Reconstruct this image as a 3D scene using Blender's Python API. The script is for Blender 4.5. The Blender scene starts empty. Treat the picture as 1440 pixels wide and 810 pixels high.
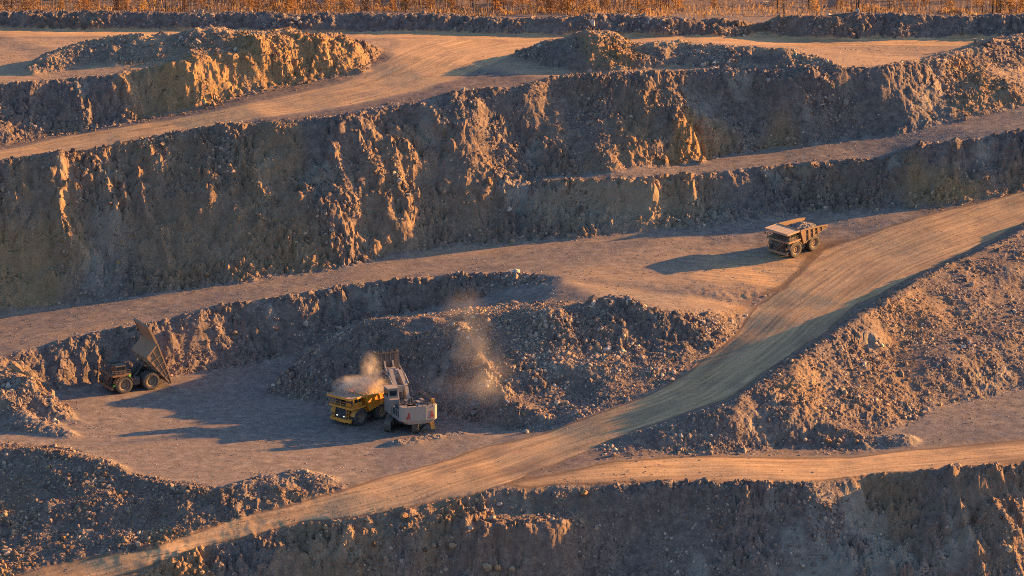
import bpy, bmesh, math, random
import numpy as np
from mathutils import Vector, Matrix
from mathutils.geometry import delaunay_2d_cdt

random.seed(7)
rng = np.random.default_rng(11)
S = bpy.context.scene
COL = S.collection
R = math.radians

# ------------------------------------------------------------------ camera
CAM_H = 236.0
PITCH = R(13.7)
FPX = 6000.0                      # focal length in pixels of a 1440 wide picture
cam_d = bpy.data.cameras.new("camera")
cam = bpy.data.objects.new("camera", cam_d)
COL.objects.link(cam)
cam_d.sensor_width = 36.0
cam_d.lens = FPX / 1440 * 36
cam_d.clip_start = 1.0
cam_d.clip_end = 30000
cam.location = (0, 0, CAM_H)
cam.rotation_euler = (R(90) - PITCH, 0, 0)
S.camera = cam

# ------------------------------------------------------------------ light
SUN_EL, SUN_AZ = R(12.5), R(21.5)    # azimuth counted from +X (right) towards +Y (away)
sun_vec = Vector((math.cos(SUN_EL) * math.cos(SUN_AZ), math.cos(SUN_EL) * math.sin(SUN_AZ), math.sin(SUN_EL)))
sd = bpy.data.lights.new("sun", 'SUN')
sd.energy = 5.0
sd.angle = R(0.55)
sd.color = (1.0, 0.515, 0.135)
sun = bpy.data.objects.new("sun", sd)
sun.rotation_euler = sun_vec.to_track_quat('Z', 'Y').to_euler()
COL.objects.link(sun)
W = bpy.data.worlds.new("World")
S.world = W
W.use_nodes = True
nt = W.node_tree
sky = nt.nodes.new("ShaderNodeTexSky")
sky.sky_type = 'NISHITA'
sky.sun_disc = False
sky.sun_elevation = SUN_EL
sky.sun_rotation = R(90) - SUN_AZ
sky.dust_density = 1.2
sky.air_density = 1.0
sky.ozone_density = 4.0
nt.links.new(sky.outputs[0], nt.nodes["Background"].inputs[0])
nt.nodes["Background"].inputs[1].default_value = 0.085
S.view_settings.view_transform = 'Standard'
S.view_settings.look = 'None'
S.view_settings.gamma = 1
S.view_settings.exposure = 1.84
S.cycles.filter_width = 1.0
S.cycles.use_denoising = False      # keeps the grit of the gravel; the fine grain is like the photograph's
S.cycles.max_bounces = 5
S.cycles.volume_bounces = 2
S.cycles.transparent_max_bounces = 8

# ------------------------------------------------------------------ helpers
def px(x, y, z):
    """the point of the place at height z that the photograph shows at (x, y)"""
    a, b = (x - 720) / FPX, (405 - y) / FPX
    dy = math.cos(PITCH) + b * math.sin(PITCH)
    dz = -math.sin(PITCH) + b * math.cos(PITCH)
    t = (z - CAM_H) / dz
    return (a * t, dy * t)

def tag(o, label=None, cat=None, group=None, kind=None):
    if label: o['label'] = label
    if cat: o['category'] = cat
    if group: o['group'] = group
    if kind: o['kind'] = kind
    return o

# ------------------------------------------------------------------ noise
_perm = rng.permutation(4096)
_val = rng.random(4096) * 2 - 1
def _h(ix, iy, s=0):
    return _perm[(_perm[(ix + s * 17) & 4095] + iy) & 4095]
def vnoise(x, y, s=0):
    x0 = np.floor(x).astype(np.int64); y0 = np.floor(y).astype(np.int64)
    fx = x - x0; fy = y - y0
    fx = fx * fx * fx * (fx * (fx * 6 - 15) + 10); fy = fy * fy * fy * (fy * (fy * 6 - 15) + 10)
    a = _val[_h(x0, y0, s)]; b = _val[_h(x0 + 1, y0, s)]
    c = _val[_h(x0, y0 + 1, s)]; d = _val[_h(x0 + 1, y0 + 1, s)]
    return (a + (b - a) * fx) * (1 - fy) + (c + (d - c) * fx) * fy
def fbm(x, y, scale, octs=4, s=0, gain=0.5):
    r = 0; a = 1.0; t = 0; k = 1.0 / scale
    for i in range(octs):
        r = r + a * vnoise(x * k + 13.7 * i, y * k - 7.1 * i, s + i); t += a
        a *= gain; k *= 2.03
    return r / t
def ridged(x, y, scale, octs=3, s=0):
    r = 0; a = 1.0; t = 0; k = 1.0 / scale
    for i in range(octs):
        r = r + a * (1 - 2.2 * np.abs(vnoise(x * k + 5.3 * i, y * k + 9.1 * i, s + i))); t += a
        a *= 0.5; k *= 2.1
    return r / t
def cells(x, y, scale, s=0):
    """distance to the nearest jittered cell point (0 in the middle of a stone), and a value per stone"""
    x = x / scale; y = y / scale
    x0 = np.floor(x).astype(np.int64); y0 = np.floor(y).astype(np.int64)
    best = np.full(x.shape, 9.0); val = np.zeros(x.shape)
    for i in (-1, 0, 1):
        for j in (-1, 0, 1):
            h = _h(x0 + i, y0 + j, s)
            jx = (h & 63) / 64.0; jy = ((h >> 6) & 63) / 64.0
            d = (x0 + i + jx - x) ** 2 + (y0 + j + jy - y) ** 2
            m = d < best
            best = np.where(m, d, best); val = np.where(m, _val[(h * 7 + 3) & 4095], val)
    return np.sqrt(best), val
def smooth(a, b, x):
    t = np.clip((x - a) / (b - a), 0, 1)
    return t * t * (3 - 2 * t)
def blur(A, r, n=2):
    if r < 1: return A
    for _ in range(n):
        for ax in (0, 1):
            P = np.pad(A, [(r + 1, r) if k == ax else (0, 0) for k in (0, 1)], mode='edge')
            c = np.cumsum(P, axis=ax)
            w = 2 * r + 1
            A = (c[w:, :] - c[:-w, :]) / w if ax == 0 else (c[:, w:] - c[:, :-w]) / w
    return A

# ------------------------------------------------------------------ survey of the pit: breaklines (photo x, photo y, height)
L = {}
L['far_low'] = [(-60, 12, 38), (400, 12, 38), (900, 12, 38), (1500, 12, 38)]
L['plateau_back'] = [(-60, 34, 48), (400, 36, 48), (900, 36, 48), (1500, 34, 48)]
L['m1_crest'] = [(-60, 122, 47.3), (0, 118, 47.3), (100, 112, 47.8), (165, 108, 48.4), (190, 98, 49.2), (240, 88, 50.6), (333, 78, 50.4), (430, 74, 49.4), (480, 72, 48.4), (540, 64, 48)]
L['roadC_up'] = [(-60, 216, 35.3), (0, 205, 36), (100, 183, 37.5), (213, 165, 39.6), (333, 135, 42.6), (480, 98, 45.5), (545, 75, 47.5), (540, 64, 48)]
L['roadC_low'] = [(-60, 247, 34.6), (0, 238, 35.6), (133, 215, 37.4), (267, 190, 39.6), (377, 172, 42), (480, 166, 42.7), (603, 143, 44.5),
                  (647, 133, 45.3), (733, 127, 45.7), (800, 113, 46.7), (927, 103, 47.5), (960, 98, 47.7), (1147, 98, 47.8), (1243, 96, 47.2), (1353, 89, 45.6), (1500, 80, 43.6)]
L['rub_low'] = [(650, 185, 38.5), (760, 207, 34.3), (860, 190, 36), (960, 172, 38)]
L['C_up'] = [(700, 262, 28.5), (760, 247, 29), (860, 240, 30), (960, 230, 29.9), (1077, 210, 31), (1160, 197, 32.5), (1293, 182, 34.7), (1500, 140, 38.6)]
L['C_low'] = [(700, 264, 28), (760, 260, 28.3), (863, 257, 28.8), (960, 250, 29.3), (1120, 233, 30.6), (1227, 226, 31.3), (1293, 213, 33.2), (1343, 203, 34.6), (1440, 184, 37), (1500, 172, 38)]
L['scree'] = [(-60, 396, 14.2), (0, 386, 15), (120, 368, 17), (233, 350, 19), (333, 343, 20), (480, 328, 21), (600, 312, 21.8), (713, 298, 22.8), (813, 294, 23.3), (960, 294, 22.9), (1127, 281, 23.7), (1293, 268, 25.4)]
L['B_up'] = [(-60, 452, 7.3), (0, 443, 8), (83, 430, 9.2), (233, 413, 11.4), (333, 400, 13), (480, 377, 15), (563, 358, 16), (713, 343, 17.5), (813, 335, 18.5),
             (960, 323, 19.6), (1127, 303, 21.2), (1293, 293, 22.6), (1337, 288, 23.2), (1420, 268, 25.2), (1500, 250, 27)]
L['B_low'] = [(-60, 508, 7.2), (0, 497, 8), (100, 475, 9.4), (200, 460, 10.8), (300, 433, 12.5), (400, 420, 13.7), (480, 405, 14.5), (623, 388, 16), (730, 383, 17.2), (790, 392, 17.5)]
L['w2_toe'] = [(-60, 585, 0.2), (60, 556, .6), (140, 539, 1), (240, 524, 1.6), (317, 510, 2.2), (433, 477, 5.2), (607, 433, 10), (730, 403, 14.8), (790, 394, 17.4)]
# muck pile: back foot, top, front foot
L['pile_back'] = [(375, 548, 0), (430, 500, 3), (478, 470, 6.6), (530, 452, 8.8), (600, 441, 10.5), (690, 430, 13.2), (765, 424, 16), (860, 428, 17.2), (940, 436, 16.2), (1035, 455, 11.9)]
L['pile_top'] = [(405, 540, 2.3), (460, 490, 8.6), (520, 456, 12.6), (600, 444, 13.6), (700, 437, 15.6), (790, 430, 17.4), (900, 440, 16.2), (1000, 459, 12.8)]
L['dig_crest'] = [(520, 468, 11.8), (600, 476, 11.6), (650, 500, 10), (676, 535, 7.2), (706, 556, 5.2), (745, 578, 3), (770, 592, 1.6)]
L['dig_foot'] = [(385, 557, 0), (450, 570, 0), (520, 574, 0), (600, 576, 0), (655, 584, 0.2), (720, 606, .3), (765, 606, 0.8)]
L['pile_mid'] = [(750, 478, 12.6), (850, 492, 10.4), (950, 486, 10.4)]
L['pile_hollow'] = [(725, 545, 6), (790, 563, 4.2), (850, 560, 5)]
L['pile_front'] = [(770, 598, 1.2), (800, 592, 2.5), (850, 575, 3.7), (913, 549, 5.5), (960, 522, 7.3), (1022, 478, 10.5)]
L['haul_up'] = [(-60, 825, -11), (20, 807, -10), (67, 795, -9.2), (213, 767, -7), (327, 730, -4.5), (480, 690, -2), (530, 672, -1), (613, 650, -.2), (680, 628, 0.3),
                (767, 608, 1.3), (847, 579, 3.6), (915, 552, 5.4), (963, 525, 7.2), (1033, 471, 10.9), (1060, 432, 13.4), (1103, 403, 15.6), (1160, 350, 18.6), (1293, 305, 22.2), (1420, 272, 25), (1500, 254, 26.9)]
L['haul_low'] = [(60, 840, -12.3), (180, 810, -10.7), (283, 773, -8), (427, 735, -5), (480, 731, -4.4), (580, 711, -2.7), (667, 694, -1.4), (713, 678, -.6), (790, 650, .8),
                 (853, 623, 2.2), (903, 603, 3.5), (960, 585, 4.9), (1027, 560, 7), (1060, 537, 8.5), (1110, 503, 10.8), (1160, 470, 12.8), (1207, 430, 15), (1293, 386, 17.8), (1357, 357, 19.8), (1440, 316, 22.3), (1500, 287, 24.4)]
L['fill_crest'] = [(905, 614, 3.2), (960, 599, 4.7), (1027, 578, 6.9), (1060, 556, 8.4), (1110, 525, 10.7), (1160, 494, 12.7), (1207, 461, 15), (1262, 426, 16.9), (1293, 404, 17.8), (1357, 371, 19.8), (1440, 330, 22.3), (1500, 300, 24.4)]
L['fill_foot'] = [(880, 642, 1), (960, 637, .8), (1060, 631, .4), (1200, 627, 0), (1262, 604, .8), (1293, 584, 1.8), (1360, 565, 2.5), (1440, 545, 3.2), (1500, 532, 4)]
L['fill_shelf'] = [(1240, 500, 9.4), (1330, 468, 11.8), (1440, 420, 14.2), (1500, 400, 15.6)]
L['fill_shelf2'] = [(1270, 535, 6.6), (1350, 508, 8.6), (1440, 464, 11.2), (1500, 444, 12.6)]
L['D_up'] = [(800, 656, .5), (853, 648, .9), (960, 642, .6), (1200, 638, -.4), (1300, 627, 0), (1440, 614, .9), (1500, 607, 1.4)]
L['D_low'] = [(713, 686, -.9), (800, 683, -1), (960, 678, -1.2), (1147, 678, -1.2), (1243, 667, -.8), (1327, 663, -.5), (1440, 651, 0), (1500, 644, 0.4)]
L['low_shelf'] = [(500, 752, -6.7), (600, 738, -5.8), (650, 721, -4.5), (713, 717, -4.4), (813, 717, -5), (830, 740, -7.8)]
L['low_shelf2'] = [(500, 766, -7.6), (600, 753, -6.8), (660, 743, -5.8), (760, 738, -5.5), (810, 737, -6.2)]
L['bottom'] = [(-60, 850, -12.8), (150, 862, -14), (300, 865, -17), (480, 865, -19), (700, 865, -21), (800, 865, -22.5), (1200, 865, -22.5), (1500, 865, -25)]
L['floor_edge'] = [(-60, 625, .8), (0, 622, .7), (90, 628, .5), (180, 664, 0), (280, 682, -.3), (320, 686, -.5), (420, 684, -.8), (490, 683, -1.4)]

RIDGE = [  # (polyline of crest, fall per metre)
    ([(-60, 14, 52), (0, 14, 52), (100, 14, 52.2), (250, 16, 52), (400, 17, 52), (480, 17, 52), (600, 19, 51.8), (700, 24, 51.3), (760, 25, 51.2), (830, 20, 52), (900, 20, 52), (960, 24, 51.6), (1040, 27, 51), (1062, 33, 49.6)], .72),
    ([(1072, 33, 49.6), (1092, 23, 51.4), (1150, 21, 52), (1200, 19, 52.2), (1300, 20, 52), (1372, 23, 51.5), (1440, 20, 52), (1500, 20, 52)], .72),
    ([(52, 92, 49.3), (90, 70, 51.5), (140, 55, 53.2), (200, 48, 54.3), (240, 43, 55), (330, 42, 55), (400, 42, 54.6), (430, 45, 54), (480, 51, 52.3), (515, 63, 49.5)], .42),
    ([(735, 73, 48.6), (770, 60, 51), (800, 51, 52.8), (830, 47, 54), (852, 48, 53.9), (890, 58, 52.4), (960, 59, 52), (1040, 64, 51.6), (1100, 68, 51.4), (1150, 76, 50.3), (1175, 90, 48.4)], .58),
    ([(840, 49, 53.8), (880, 66, 51.2), (908, 82, 48.8)], .6),
    ([(938, 168, 38, 2.2), (958, 186, 36.3, 2.6), (975, 202, 34.4, 1.6), (985, 212, 33, .8)], .75),
    ([(1235, 94, 47.4, .4), (1300, 87, 46.6, 1.2), (1353, 78, 46.4, 2), (1400, 69, 46.6, 2.6), (1440, 64, 46.6, 2.9), (1480, 64, 46.6, 1.8)], .35),
    # berms along the crest of the big wall: (x, y, ground height, rise)
    ([(-60, 244, 34.7, 1.1), (60, 226, 36.4, 1.3), (133, 213, 37.5, .8), (267, 189, 39.7, 1.3), (330, 178, 41, .8)], .5),
    ([(640, 133, 45.3, .8), (733, 126, 45.7, .9), (800, 113, 46.7, 1.1), (927, 103, 47.5, 1.0)], .4),
    ([(960, 98, 48, .7), (1060, 99, 48, .8), (1147, 99, 48, 1.2), (1190, 100, 48, .8), (1243, 98, 48, .6)], .45),
    ([(1235, 228, 31.5, .6), (1293, 214, 33.3, 2.2), (1343, 204, 34.7, 1.8), (1380, 198, 35.6, .9)], .5),
    ([(1375, 198, 35.4, .5), (1440, 188, 36.9, 1.5), (1500, 175, 37.9, 1.5)], .5),
    # left hill
    ([(-60, 498, 9.5), (0, 510, 8.8), (35, 532, 7.5), (75, 568, 3.2), (120, 601, -.3)], .68),
    ([(-60, 560, 3, 3), (0, 578, 2, 3.2), (55, 600, .8, 2), (95, 612, .5, .7)], .4),
    # heaps between the loading floor and the haul road
    ([(-60, 645, -.2, 1.0), (30, 643, -.2, 1.1), (90, 645, 0, 1.0), (140, 655, -.1, .9), (200, 677, -.5, .7), (260, 690, -1, .7)], .38),
    ([(330, 686, -.8, .5), (393, 676, -.7, 1.5), (427, 673, -.8, 1.9), (462, 678, -1.1, 1.0)], .5),
    ([(-60, 728, -4.2, 1.3), (60, 715, -3.2, 1.4), (150, 706, -2.8, 1.3), (230, 706, -2.9, .8)], .26),
    # berm on the pit side of the haul road
    ([(200, 826, -11, .5), (290, 792, -8.8, .5), (430, 754, -6.2, .7), (480, 749, -5.7, .8), (580, 728, -3.8, .7), (680, 706, -2.4, .7)], .3),
    ([(880, 620, 2.5, .3), (905, 610, 3.3, .6), (960, 594, 4.8, .9), (1027, 572, 6.9, 1.0), (1060, 549, 8.4, 1.1), (1110, 517, 10.7, 1.1), (1160, 486, 12.7, 1.1), (1207, 451, 15, 1.4), (1262, 418, 17, 1.3), (1293, 396, 17.9, .9), (1357, 366, 19.8, .8), (1440, 325, 22.3, .8), (1500, 296, 24.4, 1.2)], .55),
    # muck pile humps
    ([(835, 428, 17.6, .8), (850, 427, 17.2, 1.5), (868, 427, 17.2, 2.0), (886, 430, 17, 1.5), (905, 434, 17.3, .8)], .6),
    ([(505, 470, 10.6, .8), (545, 458, 12.6, 1.4), (600, 454, 13, 1.1)], .5),
    ([(640, 466, 12.4, 1.2), (662, 500, 9.6, 1.3), (684, 536, 7, 1.4), (716, 562, 4.8, 1.2), (768, 592, 1.7, 1.0)], .55),
    ([(735, 446, 15.6, 1.3), (790, 440, 16.8, 1.4)], .5),
    ([(790, 520, 8.2, 1.3), (850, 520, 7.6, 1.4)], .5),
    ([(930, 446, 15.4, 1.2), (1000, 466, 12.2, 1.0)], .45),
    ([(560, 620, .35), (585, 616, .6), (610, 611, .7), (650, 607, .7)], .35),
    # windrows along the lower road
    ([(720, 690, -1, .5), (860, 688, -1.2, .9), (960, 683, -1.3, 1.1), (1050, 683, -1.3, .9), (1150, 682, -1.3, .7)], .4),
    ([(1243, 671, -1, .6), (1327, 667, -.8, .8), (1440, 656, -.2, .9), (1500, 649, .3, .9)], .4),
    ([(1150, 622, .3, 1.0), (1200, 622, .3, 1.7), (1270, 621, .3, 1.2)], .5),
]

# raster of the undisturbed landform
RX0, RX1, RY0, RY1, RS = -150.0, 150.0, 730.0, 1200.0, 0.5
rx = np.arange(RX0, RX1 + RS, RS); ry = np.arange(RY0, RY1 + RS, RS)
GX, GY = np.meshgrid(rx, ry)

def raster_tris(pts, zs, tris):
    Z = np.full(GX.shape, np.nan)
    for t in tris:
        a, b, c = [pts[i] for i in t]
        i0 = max(0, int((min(a[0], b[0], c[0]) - RX0) / RS)); i1 = min(len(rx) - 1, int((max(a[0], b[0], c[0]) - RX0) / RS) + 1)
        j0 = max(0, int((min(a[1], b[1], c[1]) - RY0) / RS)); j1 = min(len(ry) - 1, int((max(a[1], b[1], c[1]) - RY0) / RS) + 1)
        if i1 < i0 or j1 < j0: continue
        x = GX[j0:j1 + 1, i0:i1 + 1]; y = GY[j0:j1 + 1, i0:i1 + 1]
        den = (b[1] - c[1]) * (a[0] - c[0]) + (c[0] - b[0]) * (a[1] - c[1])
        if abs(den) < 1e-9: continue
        u = ((b[1] - c[1]) * (x - c[0]) + (c[0] - b[0]) * (y - c[1])) / den
        v = ((c[1] - a[1]) * (x - c[0]) + (a[0] - c[0]) * (y - c[1])) / den
        w = 1 - u - v
        m = (u >= -1e-6) & (v >= -1e-6) & (w >= -1e-6)
        z = u * zs[t[0]] + v * zs[t[1]] + w * zs[t[2]]
        Z[j0:j1 + 1, i0:i1 + 1][m] = z[m]
    return Z

verts, zval, edges = [], [], []
def addline(pts3):
    k = None
    for (x, y, z) in pts3:
        verts.append(Vector((x, y))); zval.append(z)
        n = len(verts) - 1
        if k is not None: edges.append((k, n))
        k = n
for nm, pl in L.items():
    p3 = []
    for (x, y, z) in pl:
        q = px(x, y, z)
        p3.append((q[0], q[1], z))
    # run the ends out sideways so that the land goes on outside the picture
    if p3[0][0] < -95 and pl[0][0] <= -60:
        d = (p3[1][0] - p3[0][0], p3[1][1] - p3[0][1]); k = (p3[0][0] + 400) / abs(d[0])
        p3.insert(0, (-400 - len(verts) * .01, p3[0][1] - d[1] / abs(d[0]) * 20, p3[0][2]))
    if p3[-1][0] > 95 and pl[-1][0] >= 1500:
        p3.append((400 + len(verts) * .01, p3[-1][1] + 6, p3[-1][2]))
    addline(p3)
for (x, y, z) in [(-400, 700, -30), (400, 700, -32), (-400, 1300, 38), (400, 1300, 38), (0, 700, -31)]:
    verts.append(Vector((x, y))); zval.append(z)
vo, eo, fo, ov, oe, of = delaunay_2d_cdt(verts, edges, [], 0, 1e-4)
zo = []
for i, v in enumerate(vo):
    if ov[i]:
        zo.append(sum(zval[k] for k in ov[i]) / len(ov[i]))
    else:                                            # a crossing of two lines: nearest survey edge height
        best = None
        for (a, b) in edges:
            A, B = verts[a], verts[b]; d = B - A; l2 = d.length_squared
            if l2 == 0: continue
            t = max(0, min(1, (v - A).dot(d) / l2)); e = (A + d * t - v).length
            if best is None or e < best[0]: best = (e, zval[a] + (zval[b] - zval[a]) * t)
        zo.append(best[1])
BASE = raster_tris([(v.x, v.y) for v in vo], zo, fo)
bad = np.isnan(BASE)
if bad.any(): BASE[bad] = 38.0
BASE = blur(BASE, 2, 2)

def seg_field(poly, zf=True):
    """nearest distance to a polyline on the raster, height there and length along it"""
    D = np.full(GX.shape, 1e9); Z = np.zeros(GX.shape); U = np.zeros(GX.shape); SD = np.zeros(GX.shape)
    acc = 0.0
    for (a, b) in zip(poly[:-1], poly[1:]):
        dx, dy = b[0] - a[0], b[1] - a[1]; l2 = dx * dx + dy * dy + 1e-9; l = math.sqrt(l2)
        t = np.clip(((GX - a[0]) * dx + (GY - a[1]) * dy) / l2, 0, 1)
        ex = GX - a[0] - t * dx; ey = GY - a[1] - t * dy
        d = np.sqrt(ex * ex + ey * ey)
        m = d < D
        D[m] = d[m]; Z[m] = (a[2] + (b[2] - a[2]) * t)[m]; U[m] = (acc + t * l)[m]
        SD[m] = ((dx * ey - dy * ex) / l)[m]
        acc += l
    return D, Z, U, SD
def w3(pl): return [(*px(x, y, z), z) for (x, y, z) in pl]
def in_poly(pl):
    P = [px(x, y, z) for (x, y, z) in pl]
    m = np.zeros(GX.shape, bool)
    n = len(P)
    for i in range(n):
        (x0, y0), (x1, y1) = P[i], P[(i + 1) % n]
        if y0 == y1: continue
        c = ((y0 > GY) != (y1 > GY)) & (GX < (x1 - x0) * (GY - y0) / (y1 - y0) + x0)
        m ^= c
    return m

wobx = fbm(GX, GY, 9, 3, 40); woby = fbm(GX, GY, 9, 3, 50)
RM = np.zeros(GX.shape)
def rsamp(A, x, y):
    i = int(min(max((x - RX0) / RS, 0), A.shape[1] - 1)); j = int(min(max((y - RY0) / RS, 0), A.shape[0] - 1))
    return float(A[j, i])
for k, (pl, sl) in enumerate(RIDGE):
    P = w3([p[:3] for p in pl]) if len(pl[0]) == 3 else [(*px(*p[:3]), p[3]) for p in pl]; Q = []
    for a, b in zip(P[:-1], P[1:]):
        n = max(1, int(math.dist(a[:2], b[:2]) / 3))
        for i in range(n):
            Q.append([a[j] + (b[j] - a[j]) * i / n for j in range(3)])
    Q.append(list(P[-1]))
    if len(pl[0]) == 3: Q = [(q[0], q[1], max(q[2] - rsamp(BASE, q[0], q[1]), 0.0)) for q in Q]
    D, Z, U, SD = seg_field(Q)
    Dw = np.maximum(D + .8 * wobx, 0)
    h = Z * (1 + (.10 if k < 2 else .25) * fbm(GX, GY, 5, 2, 60 + k)) - sl * (np.sqrt(Dw * Dw + 0.6) - 0.75)
    h = .5 * (h + np.sqrt(h * h + .04)) * (Z > .02) * (D < 30)
    BASE = BASE + h
    RM = np.maximum(RM, smooth(0.15, 0.6, h))
BASE = blur(BASE, 1, 1)

# regions
def band(a, b): return L[a] + L[b][::-1]
haul_poly = [p for p in L['haul_up']] + L['haul_low'][::-1]
HAUL = in_poly(haul_poly)
TOPR = in_poly([(-80, 34, 48), (1520, 41, 48), (1520, 57, 48), (1380, 57, 48), (1040, 61, 48), (960, 60, 48), (820, 55, 48), (480, 55, 48), (200, 53, 48), (-80, 55, 48)])
ROADC = in_poly([(-60, 222, 35.2), (0, 211, 35.9), (100, 190, 37.4), (213, 171, 39.6), (333, 146, 42.5), (480, 112, 45.5), (545, 82, 47.3), (560, 52, 48), (830, 52, 48), (740, 68, 48), (700, 85, 48), (640, 112, 46.3),
                 (560, 135, 44.6), (480, 152, 43.2), (377, 166, 42), (267, 186, 39.7), (133, 210, 37.5), (0, 233, 35.7), (-60, 243, 34.7)])
ROADD = in_poly([(700, 683, -.7), (740, 672, -.3), (800, 660, .3), (853, 652, .3), (960, 645, 0), (1200, 642, -.4), (1300, 630, 0), (1440, 617, .9), (1500, 610, 1.4)] + L['D_low'][::-1])
FLOORA = in_poly([(375, 548, 0), (430, 500, 3), (478, 470, 6.6), (530, 452, 8.8), (600, 441, 10.5), (690, 430, 13.2), (765, 424, 16), (790, 394, 17.4)] + L['w2_toe'][-2::-1] + L['floor_edge'] + [(530, 672, -1), (613, 650, -.2), (680, 628, 0.3), (767, 608, 1.3), (720, 606, .3), (655, 584, 0.2)] + L['dig_foot'][4::-1])
BENCHB = in_poly(L['B_up'][:-3] + [(1293, 305, 22.2), (1160, 350, 18.6), (1103, 403, 15.4), (1060, 432, 12.8), (1035, 455, 11.9)] + L['pile_back'][-2:5:-1] + L['B_low'][::-1])
BENCHC = in_poly(L['C_up'] + L['C_low'][::-1])
PILE = in_poly(L['pile_back'] + [(1022, 478, 10.5)] + L['pile_front'][-2::-1] + [(765, 606, .8), (720, 606, .3), (655, 584, .2), (600, 576, 0), (520, 574, 0), (450, 570, 0), (385, 557, 0)])
PLAT = in_poly([(-60, 56, 48), (1500, 56, 48), (1500, 86, 48)] + L['roadC_low'][-2:8:-1] + [(560, 80, 47.5), (540, 64, 48)] + L['m1_crest'][-2::-1])
LEFTR = in_poly(L['floor_edge'] + [(480, 690, -2), (327, 730, -4.5), (213, 767, -7), (67, 795, -9.2), (20, 807, -10), (-60, 825, -11)])
FILL = in_poly(L['haul_low'][8:] + L['fill_foot'][::-1])
LOWS = in_poly(L['D_low'] + L['bottom'][::-1] + [(60, 840, -12.3), (180, 810, -10.7), (283, 773, -8), (427, 735, -5), (580, 711, -2.7)])
APRON = in_poly(L['fill_foot'][4:] + L['D_up'][-1:2:-1])
FOREST = GY > px(700, 20, 40)[1]
OCHRE = np.zeros(GX.shape)
def blob(x, y, z, r, a=1.0):
    global OCHRE
    q = px(x, y, z)
    d = np.sqrt((GX - q[0]) ** 2 + ((GY - q[1]) * .8) ** 2) / r
    OCHRE = np.maximum(OCHRE, a * smooth(1.25, .4, d + .45 * wobx))
for b in [(290, 95, 50, 13), (400, 70, 51, 15, 1), (480, 75, 50, 10, .9), (200, 120, 46, 9, .7), (850, 60, 52, 8, 1), (972, 192, 36, 7, 1.4), (1010, 190, 36, 7, .7), (1090, 165, 40, 9, .7), (1400, 75, 50, 12, .6),
          (30, 320, 26, 14, .8), (80, 350, 20, 10, .6), (260, 330, 22, 16, .45), (380, 330, 22, 16, .5), (560, 300, 24, 18, .4), (900, 275, 26, 22, .55), (1350, 235, 32, 9, .9), (1300, 225, 33, 6, .8), (1420, 215, 36, 10, .7),  # at the far left, orange of sunlit ribs painted into the wall
          (1270, 430, 16, 12, .45), (1330, 450, 13, 9, .3), (1130, 540, 9, 8, .5), (50, 530, 6, 5, .8), (95, 150, 45, 7, .6), (460, 740, -4, 14, .5), (250, 785, -9, 9, .7), (600, 725, -4, 8, .5),
          (620, 235, 34, 14, .3), (1240, 790, -18, 8, .4), (1420, 700, -5, 12, .3), (170, 240, 35, 16, .35), (380, 230, 34, 10, .5)]:
    blob(*b)

MASKS = dict(haul=HAUL, top=TOPR, rc=ROADC, rd=ROADD, fa=FLOORA, bb=BENCHB, bc=BENCHC, pile=PILE, plat=PLAT, left=LEFTR, fill=FILL, lows=LOWS, apron=APRON, forest=FOREST)
SOFT = {k: blur(v.astype(float), 2, 2) for k, v in MASKS.items()}

# slope, aspect of the landform
gy_, gx_ = np.gradient(blur(BASE, 4, 2), RS)
SLOPE = np.sqrt(gx_ ** 2 + gy_ ** 2)
ASP = np.arctan2(-gy_, -gx_)                        # downslope direction

# road coordinates (along, across) for wheel tracks
TU = GX * 1.0; TV = GY * 1.0
def mid(a, b, n=40):
    out = []
    def samp(pl, t):
        P = w3(pl); ls = [0]
        for i in range(len(P) - 1): ls.append(ls[-1] + math.dist(P[i][:2], P[i + 1][:2]))
        s = t * ls[-1]
        for i in range(len(P) - 1):
            if s <= ls[i + 1] + 1e-6:
                k = (s - ls[i]) / (ls[i + 1] - ls[i] + 1e-9)
                return [P[i][j] + (P[i + 1][j] - P[i][j]) * k for j in range(3)]
        return P[-1]
    for i in range(n):
        A = samp(a, i / (n - 1)); B = samp(b, i / (n - 1)); out.append([(A[j] + B[j]) / 2 for j in range(3)])
    return out
CENTRE = {
    'haul': mid(L['haul_up'], L['haul_low'][1:]),
    'rd': mid(L['D_up'], L['D_low']),
    'rc': w3([(-60, 232, 35), (0, 222, 35.8), (133, 200, 37.5), (267, 176, 39.8), (400, 150, 43), (520, 118, 45.5), (600, 92, 47), (640, 70, 48), (700, 58, 48), (800, 52, 48), (1000, 48, 48)]),
    'top': w3([(-60, 46, 48), (1500, 49, 48)]),
    'bb': mid(L['B_up'][:-2], L['B_low']),
    'bc': mid(L['C_up'], L['C_low']),
}
for k in ('bb', 'bc', 'rd', 'rc', 'haul', 'top'):
    D, Z, U, SD = seg_field(CENTRE[k])
    m = blur(MASKS[k].astype(float), 3, 1) > .2
    TU[m] = U[m]; TV[m] = SD[m]

def samp(A, x, y):
    fx = np.clip((x - RX0) / RS, 0, A.shape[1] - 1.001); fy = np.clip((y - RY0) / RS, 0, A.shape[0] - 1.001)
    i = fx.astype(int); j = fy.astype(int); fx = fx - i; fy = fy - j
    return (A[j, i] * (1 - fx) + A[j, i + 1] * fx) * (1 - fy) + (A[j + 1, i] * (1 - fx) + A[j + 1, i + 1] * fx) * fy

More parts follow.
